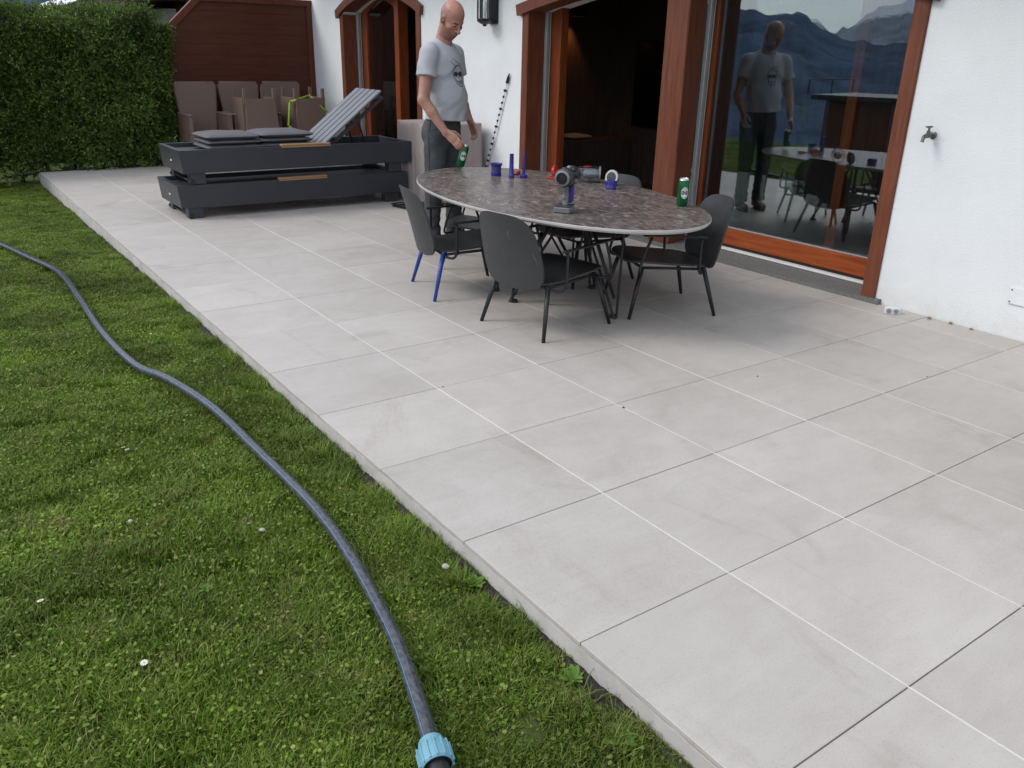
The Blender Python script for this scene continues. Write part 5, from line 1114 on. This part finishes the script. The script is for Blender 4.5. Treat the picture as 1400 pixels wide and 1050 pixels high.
class SDF:
    def __init__(s, lo, hi, h):
        s.h = h; s.lo = np.array(lo, float); n = np.ceil((np.array(hi) - s.lo) / h).astype(int); s.ax = [s.lo[i] + np.arange(n[i]) * h for i in range(3)]; s.F = np.full(n, 1.0, np.float32)
    def region(s, a, b):
        sl = []
        for i in range(3):
            i0 = max(0, int((a[i] - s.lo[i]) / s.h)); i1 = min(len(s.ax[i]), int((b[i] - s.lo[i]) / s.h) + 2); sl.append(slice(i0, max(i0 + 1, i1)))
        X, Y, Z = np.meshgrid(s.ax[0][sl[0]], s.ax[1][sl[1]], s.ax[2][sl[2]], indexing='ij'); return tuple(sl), X, Y, Z
    def _comb(s, sl, d, k, op):
        F = s.F[sl]
        if op == 'add': hh = np.clip(0.5 + 0.5 * (F - d) / k, 0, 1); s.F[sl] = F * (1 - hh) + d * hh - k * hh * (1 - hh)
        else: hh = np.clip(0.5 - 0.5 * (F + d) / k, 0, 1); s.F[sl] = F * (1 - hh) - d * hh + k * hh * (1 - hh)
    def cone(s, a, b, r1, r2, k=0.02, op='add'):
        a = np.array(a, float); b = np.array(b, float); R = max(r1, r2) + 3 * k + 0.02; sl, X, Y, Z = s.region(np.minimum(a, b) - R, np.maximum(a, b) + R)
        ab = b - a; t = np.clip(((X - a[0]) * ab[0] + (Y - a[1]) * ab[1] + (Z - a[2]) * ab[2]) / (ab @ ab), 0, 1)
        d = np.sqrt((X - a[0] - t * ab[0]) ** 2 + (Y - a[1] - t * ab[1]) ** 2 + (Z - a[2] - t * ab[2]) ** 2) - (r1 + (r2 - r1) * t); s._comb(sl, d, k, op)
    def ell(s, c, r, k=0.02, op='add', M=None):
        c = np.array(c, float); r = np.array(r, float); R = r.max() + 3 * k + 0.02; sl, X, Y, Z = s.region(c - R, c + R); p = [X - c[0], Y - c[1], Z - c[2]]
        if M is not None: m_ = np.array(M.to_3x3().inverted()); p = [m_[i, 0] * p[0] + m_[i, 1] * p[1] + m_[i, 2] * p[2] for i in range(3)]
        q0 = np.sqrt(sum((p[i] / r[i]) ** 2 for i in range(3))); q1 = np.sqrt(sum((p[i] / r[i] ** 2) ** 2 for i in range(3))) + 1e-9; s._comb(sl, q0 * (q0 - 1) / q1, k, op)
    def slab(s, fn):  # keep only where fn(X,Y,Z) <= 0
        X, Y, Z = np.meshgrid(*s.ax, indexing='ij', sparse=True); s.F = np.maximum(s.F, fn(X, Y, Z).astype(np.float32))
    def disp(s, fn):
        X, Y, Z = np.meshgrid(*s.ax, indexing='ij', sparse=True); s.F = s.F + fn(X, Y, Z).astype(np.float32)
    def build(s, name, M, parent, smooth_it=2):
        P, Q = surface_nets(s.F, s.h, s.lo); me = bpy.data.meshes.new(name); me.from_pydata(P.tolist(), [], Q.tolist())
        bm = bmesh.new(); bm.from_mesh(me)
        for _ in range(smooth_it): bmesh.ops.smooth_vert(bm, verts=bm.verts, factor=0.4, use_axis_x=True, use_axis_y=True, use_axis_z=True)
        bmesh.ops.recalc_face_normals(bm, faces=bm.faces); bm.to_mesh(me); bm.free(); me.shade_smooth(); return link(name, me, M, parent)

FACE = math.atan2(-0.87, 0.49)
man = empty('person', (2.22, 3.27, 0), FACE, 'standing person in grey printed T-shirt and dark jeans holding a green can', 'person')
# local frame: +x forward, +y left, z up
SHR = (0.0, -0.195, 1.475); SHL = (0.0, 0.195, 1.475); ELR = (0.0, -0.285, 1.155); WRR = (0.175, -0.262, 0.93); ELL = (0.0, 0.27, 1.165); WRL = (0.12, 0.225, 0.985)
HD = Vector((0.092, -0.010, 1.722)); HM = RZ(R_(-20)) @ RY(R_(36))
def hd(x, y, z): return tuple(HD + (HM.to_3x3() @ Vector((x, y, z))))
B_ = SDF((-0.24, -0.42, 0.0), (0.42, 0.42, 1.92), 0.0052)
# head
B_.ell(hd(-0.012, 0, 0.028), (0.100, 0.080, 0.098), 0.01, M=HM); B_.ell(hd(0.030, 0, -0.045), (0.066, 0.062, 0.082), 0.03, M=HM); B_.ell(hd(0.050, 0, -0.098), (0.036, 0.040, 0.030), 0.025, M=HM)
B_.ell(hd(0.070, 0, 0.018), (0.022, 0.052, 0.014), 0.012, M=HM)   # brow
B_.cone(hd(0.090, 0, 0.006), hd(0.119, 0, -0.034), 0.009, 0.0135, 0.009); B_.ell(hd(0.104, 0.013, -0.038), (0.009, 0.008, 0.007), 0.006, M=HM); B_.ell(hd(0.104, -0.013, -0.038), (0.009, 0.008, 0.007), 0.006, M=HM)
for sy in (-1, 1):
    B_.ell(hd(0.090, 0.031 * sy, -0.003), (0.014, 0.017, 0.011), 0.012, 'sub', HM); B_.ell(hd(0.078, 0.031 * sy, -0.004), (0.014, 0.014, 0.012), 0.004, M=HM)
    B_.ell(hd(0.058, 0.048 * sy, -0.028), (0.022, 0.018, 0.018), 0.02, M=HM)   # cheekbone
    B_.ell(hd(-0.006, 0.083 * sy, -0.012), (0.019, 0.009, 0.032), 0.006, M=HM @ RZ(R_(-18 * sy))); B_.ell(hd(0.002, 0.090 * sy, -0.010), (0.009, 0.006, 0.017), 0.004, 'sub', HM)
B_.ell(hd(0.096, 0, -0.066), (0.012, 0.025, 0.006), 0.006, M=HM); B_.ell(hd(0.093, 0, -0.078), (0.012, 0.021, 0.006), 0.006, M=HM); B_.ell(hd(0.107, 0, -0.0715), (0.010, 0.024, 0.0022), 0.003, 'sub', HM)
# neck, torso, legs
B_.cone((-0.012, 0, 1.50), hd(-0.02, 0, -0.05), 0.064, 0.060, 0.03); B_.cone((-0.02, -0.14, 1.50), (-0.02, 0.14, 1.50), 0.052, 0.052, 0.04)
B_.ell((0.0, 0, 1.34), (0.115, 0.175, 0.20), 0.05); B_.ell((0.02, 0, 1.08), (0.12, 0.16, 0.17), 0.05); B_.ell((-0.01, 0, 0.92), (0.11, 0.165, 0.12), 0.05)
FTR = (-0.05, -0.115, 0.08); FTL = (0.03, 0.105, 0.08); KNR = (-0.02, -0.115, 0.50); KNL = (0.045, 0.105, 0.50)
for hip, kn, ft in (((-0.01, -0.085, 0.90), KNR, FTR), ((-0.01, 0.085, 0.90), KNL, FTL)):
    B_.cone(hip, kn, 0.082, 0.054, 0.03); B_.cone(kn, ft, 0.052, 0.035, 0.02); B_.cone((ft[0] - 0.03, ft[1], 0.04), (ft[0] + 0.15, ft[1], 0.03), 0.032, 0.026, 0.02)
# arms
for sh, el, wr in ((SHR, ELR, WRR), (SHL, ELL, WRL)):
    B_.cone(sh, el, 0.056, 0.043, 0.03); mid = tuple(np.array(el) * 0.62 + np.array(wr) * 0.38); B_.cone(el, mid, 0.043, 0.041, 0.015); B_.cone(mid, wr, 0.041, 0.0265, 0.015)
# right hand gripping the can, left hand relaxed
CAN_C = Vector((0.288, -0.206, 0.762)); CAN_T = RZ(R_(10)) @ RY(R_(14)) @ RX(R_(-6))
def hand(wr, fdir, side, curl, spread, k=0.006):
    """fdir forward direction, side: unit vector from index to little finger, palm normal pn = fdir x side"""
    f = Vector(fdir).normalized(); s = Vector(side); s = (s - f * s.dot(f)).normalized(); pn = f.cross(s); w = Vector(wr)
    pc = w + f * 0.045
    for q in (-0.026, -0.009, 0.009, 0.026): B_.cone(w + s * q * 0.6, w + f * 0.088 + s * q, 0.0155, 0.0125, 0.010)
    return f, s, pn, w
def finger(base, dirs, lens, r):
    p = Vector(base)
    for d, l, (ra_, rb2) in zip(dirs, lens, r): q = p + Vector(d).normalized() * l; B_.cone(p, q, ra_, rb2, 0.003); p = q
# right hand: fingers run forward and wrap round the far (left, +y) side; thumb comes round the near front
f, s, pn, w = hand(WRR, (0.80, 0.10, -0.55), (-0.50, -0.10, -0.75), 0, 0)
up_c = CAN_T.to_3x3() @ Vector((0, 0, 1))
for i, (q, L) in enumerate(zip((-0.028, -0.009, 0.010, 0.028), (0.046, 0.050, 0.047, 0.037))):
    b0 = w + f * 0.085 + s * q
    B_.cone(w + f * 0.05 + s * q * 0.8, b0, 0.0125, 0.0105, 0.006)
    finger(b0, [f * 0.85 + Vector((0.1, -0.10, -0.25)), Vector((0.55, 0.20, -0.75)), Vector((0.35, 0.65, -0.60))], [L * 0.85, L * 0.62, L * 0.5], [(0.0100, 0.0092), (0.0092, 0.0085), (0.0085, 0.0072)])
finger(w + f * 0.022 - s * 0.022, [f * 0.7 - s * 0.35 + Vector((0, 0.75, 0)), f * 0.9 + Vector((0.1, 0.35, -0.1)), f * 0.8 + Vector((0.1, 0.0, -0.4))], [0.042, 0.034, 0.026], [(0.0145, 0.0115), (0.0110, 0.010), (0.010, 0.008)])
# left hand hanging half curled in front of the thigh
f, s, pn, w = hand(WRL, (0.42, -0.05, -0.90), (-0.75, 0.35, -0.35), 0, 0)
for i, (q, L) in enumerate(zip((-0.028, -0.009, 0.010, 0.028), (0.046, 0.050, 0.047, 0.037))):
    b0 = w + f * 0.085 + s * q; inn = Vector((-0.05, -1.0, 0.0))
    finger(b0, [f + inn * 0.25, f * 0.7 + inn * 0.75, f * 0.2 + inn * 1.0], [L * 0.9, L * 0.65, L * 0.5], [(0.0100, 0.0092), (0.0092, 0.0085), (0.0085, 0.0072)])
finger(w + f * 0.022 - s * 0.022, [f * 0.7 - s * 0.6 + Vector((0, -0.4, 0)), f * 0.9 - s * 0.2 + Vector((0, -0.3, 0)), f + Vector((0, -0.2, 0))], [0.042, 0.034, 0.026], [(0.0145, 0.0115), (0.0110, 0.010), (0.010, 0.008)])

def skin_mat():
    M = bpy.data.materials.new('skin'); M.use_nodes = True; t = M.node_tree; b = t.nodes['Principled BSDF']; b.inputs['Roughness'].default_value = 0.48; b.inputs['Subsurface Weight'].default_value = 0.12; b.inputs['Subsurface Radius'].default_value = (0.012, 0.005, 0.003); b.inputs['Subsurface Scale'].default_value = 0.5
    a = t.nodes.new('ShaderNodeAttribute'); a.attribute_name = 'tint'; c = t.nodes.new('ShaderNodeTexCoord'); n = t.nodes.new('ShaderNodeTexNoise'); n.inputs['Scale'].default_value = 22; n.inputs['Detail'].default_value = 7; t.links.new(c.outputs['Object'], n.inputs['Vector'])
    mr = t.nodes.new('ShaderNodeMapRange'); mr.inputs['To Min'].default_value = 0.72; mr.inputs['To Max'].default_value = 1.22; t.links.new(n.outputs['Fac'], mr.inputs['Value']); hs = t.nodes.new('ShaderNodeHueSaturation'); t.links.new(a.outputs['Color'], hs.inputs['Color']); t.links.new(mr.outputs['Result'], hs.inputs['Value']); t.links.new(hs.outputs['Color'], b.inputs['Base Color'])
    bp = t.nodes.new('ShaderNodeBump'); bp.inputs['Strength'].default_value = 0.15; bp.inputs['Distance'].default_value = 0.003; t.links.new(n.outputs['Fac'], bp.inputs['Height']); t.links.new(bp.outputs['Normal'], b.inputs['Normal'])
    return M
body = B_.build('body', skin_mat(), man, 2)
tint = body.data.attributes.new('tint', 'FLOAT_COLOR', 'POINT'); HMi = HM.to_3x3().inverted(); cols = np.zeros((len(body.data.vertices), 4), np.float32)
for i, vtx in enumerate(body.data.vertices):
    c = np.array((0.44, 0.205, 0.150)); p = HMi @ (vtx.co - HD)
    if vtx.co.z < 1.45: c = np.array((0.40, 0.205, 0.145))
    elif p.length < 0.2:
        zl = -0.018 - 0.032 * min(1, max(0, (p.x - 0.02) / 0.06)); jaw = (0.75 + 0.5 * mnoise.noise(p * 160)) * min(1, max(0, (zl - p.z) / 0.024)) * min(1, max(0, (p.x + 0.008) / 0.02))
        if p.z < -0.13: jaw = 0
        c = c * (1 - jaw * 0.72) + np.array((0.120, 0.070, 0.042)) * jaw * 0.72
        if p.x > 0.078 and 0.010 < p.z < 0.021 and 0.014 < abs(p.y) < 0.046: c = np.array((0.11, 0.065, 0.045))   # eyebrows
        if p.x > 0.07 and abs(p.z + 0.006) < 0.0045 and 0.018 < abs(p.y) < 0.044: c = np.array((0.10, 0.055, 0.045))   # lowered lashes
        if p.x < 0.02 and -0.05 < p.z < 0.075 and abs(p.y) > 0.02: c = c * 0.66 + np.array((0.11, 0.075, 0.058)) * 0.34  # stubble at the back of the head
    cols[i, :3] = c; cols[i, 3] = 1
tint.data.foreach_set('color', cols.ravel())

# T-shirt
S_ = SDF((-0.26, -0.36, 0.94), (0.32, 0.36, 1.60), 0.0058)
S_.cone((-0.02, -0.150, 1.500), (-0.02, 0.150, 1.500), 0.058, 0.058, 0.03); S_.cone((-0.005, -0.05, 1.530), (-0.005, 0.05, 1.530), 0.06, 0.06, 0.03)
S_.ell((0.012, 0, 1.36), (0.140, 0.190, 0.20), 0.05); S_.ell((0.042, 0, 1.15), (0.152, 0.180, 0.20), 0.05); S_.ell((0.035, 0, 1.00), (0.155, 0.192, 0.16), 0.05); S_.ell((0.035, 0, 0.92), (0.160, 0.196, 0.14), 0.04)
for sh, el in ((SHR, ELR), (SHL, ELL)):
    e = np.array(sh) * 0.36 + np.array(el) * 0.64; S_.cone(sh, tuple(e), 0.073, 0.077, 0.028)
def folds(X, Y, Z):
    m1 = np.clip((1.47 - Z) / 0.10, 0, 1)
    a1 = np.abs(np.sin(26 * (Z * 0.8 + X * 0.65 - Y * 0.2) + 1.8 * np.sin(11 * Y + 3 * Z))) ; a2 = np.abs(np.sin(21 * (Z * 0.55 - X * 0.9 + Y * 0.5) + 1.5 * np.sin(8 * Z + 5 * X)))
    side = 0.35 + 0.65 * np.clip((-Y + 0.02) / 0.12, 0, 1)
    return (0.012 * (a1 - 0.55) * (0.4 + 0.6 * np.sin(6 * Z + 4 * Y) ** 2) + 0.009 * (a2 - 0.55)) * m1 * side + 0.004 * np.sin(48 * Y + 30 * X + 6 * np.sin(14 * Z)) * np.clip((1.16 - Z) / 0.15, 0, 1)
S_.disp(folds)
S_.slab(lambda X, Y, Z: (1.000 - 0.006 * np.sin(9 * Y + 6 * X)) - Z)      # hem
for sh, el in ((SHR, ELR), (SHL, ELL)):                       # sleeve ends
    d = np.array(el) - np.array(sh); L = np.linalg.norm(d); d = d / L
    S_.slab(lambda X, Y, Z, sh=sh, d=d, L=L: np.where(np.abs(Y) > 0.195, ((X - sh[0]) * d[0] + (Y - sh[1]) * d[1] + (Z - sh[2]) * d[2]) - L * 0.50, -1))
S_.ell((0.040, 0, 1.600), (0.078, 0.086, 0.075), 0.006, 'sub')
M_shirt = mat('grey cotton jersey', (0.44, 0.445, 0.475), 0.92, var=0.04, scale=90, bump=0.2, bscale=400, spec=0.15)
shirt = S_.build('t_shirt', M_shirt, man, 2)
# printed motif: black line drawing of a grinning skull with glasses, laid on the cloth
bv = BVHTree.FromPolygons([v.co for v in shirt.data.vertices], [tuple(p.vertices) for p in shirt.data.polygons])
PR = empty('x'); bpy.data.objects.remove(PR)
pmb = MB(); PD = Vector((-1, 0.0, 0)); 
def onshirt(u, z):
    o_ = Vector((0.5, u, z)); hit = bv.ray_cast(o_, Vector((-1, 0, 0)), 1.0); return (hit[0] + hit[1] * 0.0018) if hit[0] else Vector((0.18, u, z))
def fill(poly):
    c = (sum(p[0] for p in poly) / len(poly), sum(p[1] for p in poly) / len(poly)); n = len(poly); mid = [((p[0] + c[0]) / 2, (p[1] + c[1]) / 2) for p in poly]
    pmb.add([onshirt(*c)] + [onshirt(*p) for p in mid] + [onshirt(*p) for p in poly], [(0, 1 + i, 1 + (i + 1) % n) for i in range(n)] + [(1 + i, 1 + n + i, 1 + n + (i + 1) % n, 1 + (i + 1) % n) for i in range(n)])
def stroke(pts, w=0.0030):
    P = [Vector(p) for p in spline([(a, b, 0) for a, b in pts], 5)]; v = []
    for i, p in enumerate(P):
        t = (P[min(i + 1, len(P) - 1)] - P[max(0, i - 1)]).normalized(); s = Vector((-t.y, t.x, 0)) * w; v += [onshirt(p.x + s.x, p.y + s.y), onshirt(p.x - s.x, p.y - s.y)]
    pmb.add(v, [(2 * i, 2 * i + 1, 2 * i + 3, 2 * i + 2) for i in range(len(P) - 1)])
pz = 1.335; py = -0.022
def el(cx, cy, rx, ry, n=14): return [(py + cx + rx * math.cos(2 * math.pi * i / n), pz + cy + ry * math.sin(2 * math.pi * i / n)) for i in range(n)]
fill(el(-0.023, 0.002, 0.021, 0.019)); fill(el(0.023, 0.002, 0.021, 0.019)); fill(el(0, 0.006, 0.008, 0.005)); fill([(py - 0.006, pz - 0.026), (py + 0.006, pz - 0.026), (py, pz - 0.012)])
stroke([(py - 0.045, pz - 0.02), (py - 0.050, pz + 0.02), (py - 0.030, pz + 0.055), (py, pz + 0.064), (py + 0.030, pz + 0.055), (py + 0.050, pz + 0.02), (py + 0.045, pz - 0.02)])
stroke([(py - 0.045, pz - 0.02), (py - 0.036, pz - 0.036), (py - 0.030, pz - 0.068), (py, pz - 0.085), (py + 0.030, pz - 0.068), (py + 0.036, pz - 0.036), (py + 0.045, pz - 0.02)])
stroke([(py - 0.026, pz - 0.044), (py, pz - 0.050), (py + 0.026, pz - 0.044)], 0.002); stroke([(py - 0.022, pz - 0.060), (py, pz - 0.066), (py + 0.022, pz - 0.060)], 0.002)
for q in (-0.016, -0.006, 0.005, 0.015): stroke([(py + q, pz - 0.046), (py + q * 0.95, pz - 0.064)], 0.0015)
stroke([(py - 0.075, pz + 0.095), (py - 0.045, pz + 0.062), (py - 0.030, pz + 0.045)], 0.0018); stroke([(py - 0.055, pz + 0.11), (py - 0.01, pz + 0.085), (py + 0.04, pz + 0.07)], 0.0018)
pr = pmb.build('printed_motif', mat('black textile print', (0.035, 0.035, 0.04), 0.9), shirt); pr['label'] = 'black skull drawing printed on the shirt front'
# jeans
J_ = SDF((-0.26, -0.28, 0.06), (0.30, 0.30, 1.06), 0.006)
J_.ell((0.0, 0, 0.97), (0.118, 0.165, 0.10), 0.04); J_.ell((-0.035, -0.07, 0.90), (0.105, 0.10, 0.12), 0.04); J_.ell((-0.035, 0.07, 0.90), (0.105, 0.10, 0.12), 0.04); J_.ell((0.03, 0, 0.93), (0.095, 0.14, 0.11), 0.04)
for hip, kn, ft in (((-0.005, -0.090, 0.88), KNR, FTR), ((-0.005, 0.090, 0.88), KNL, FTL)):
    J_.cone(hip, kn, 0.103, 0.071, 0.02); J_.cone(kn, (ft[0], ft[1], 0.12), 0.071, 0.062, 0.02); J_.cone((ft[0] + 0.01, ft[1], 0.16), (ft[0] + 0.015, ft[1], 0.11), 0.064, 0.068, 0.015)
J_.disp(lambda X, Y, Z: 0.0045 * np.sin(85 * Z + 12 * X + 3 * np.sin(20 * Y)) * np.exp(-((Z - 0.17) / 0.10) ** 2) + 0.0035 * np.sin(55 * Z + 22 * X) * np.exp(-((Z - 0.50) / 0.12) ** 2) + 0.003 * np.sin(46 * Z - 30 * X + 11 * Y) * np.exp(-((Z - 0.80) / 0.10) ** 2))
J_.slab(lambda X, Y, Z: (0.085 + 0 * X + 0 * Y) - Z); J_.slab(lambda X, Y, Z: Z - 1.035 + 0 * X + 0 * Y)
M_jean = mat('dark denim', (0.066, 0.072, 0.078), 0.85, var=0.35, scale=7, bump=0.25, bscale=350, spec=0.2)
jeans = J_.build('jeans', M_jean, man, 2)
# seams and back pocket of the jeans
bj = BVHTree.FromPolygons([v.co for v in jeans.data.vertices], [tuple(p.vertices) for p in jeans.data.polygons])
def on_side(x, z, off=0.0012):
    hit = bj.ray_cast(Vector((x, -0.4, z)), Vector((0, 1, 0)), 0.6); return hit[0] + hit[1] * off if hit[0] else None
M_seam = mat('jeans seam thread', (0.028, 0.030, 0.036), 0.9)
for line in ([(-0.015, 0.99 - 0.055 * i) for i in range(16)], [(0.085, 0.99), (0.065, 0.96), (0.03, 0.935), (-0.01, 0.925)]):
    P = [p for p in (on_side(x, z) for x, z in line) if p]
    if len(P) > 2: MB().tube(spline([tuple(p) for p in P], 4), 0.0022, 5).build('seam', M_seam, jeans, 180)
# shoes
M_shoe = mat('dark red shoe', (0.16, 0.022, 0.022), 0.6, var=0.2, scale=30); M_sole = mat('dark sole', (0.03, 0.03, 0.03), 0.8)
for ft in (FTR, FTL):
    H_ = SDF((ft[0] - 0.12, ft[1] - 0.09, 0.0), (ft[0] + 0.26, ft[1] + 0.09, 0.16), 0.006)
    H_.cone((ft[0] - 0.03, ft[1], 0.055), (ft[0] + 0.16, ft[1], 0.042), 0.044, 0.038, 0.02); H_.cone((ft[0] - 0.01, ft[1], 0.11), (ft[0] - 0.01, ft[1], 0.06), 0.046, 0.046, 0.03); H_.slab(lambda X, Y, Z: 0.022 - Z + 0 * X + 0 * Y)
    H_.build('shoe', M_shoe, man, 1)
    MB().prism([(ft[0] + 0.075 + 0.132 * math.cos(a) , ft[1] + 0.047 * math.sin(a) * (1.0 if math.cos(a) > 0 else 0.9)) for a in [2 * math.pi * i / 24 for i in range(24)]], 0.001, 0.024, 'z').build('shoe_sole', M_sole, man)

# the can in the right hand
bpy.context.view_layer.update()
can2 = empty('beer_can', (0, 0, 0), 0, 'green beer can held low in the right hand of the standing person', 'can', 'green beer cans')
MW = man.matrix_world @ Matrix.Translation(CAN_C) @ CAN_T @ T(0, 0, -0.080); can2.matrix_world = MW
beer_can(can2, R_(-60))
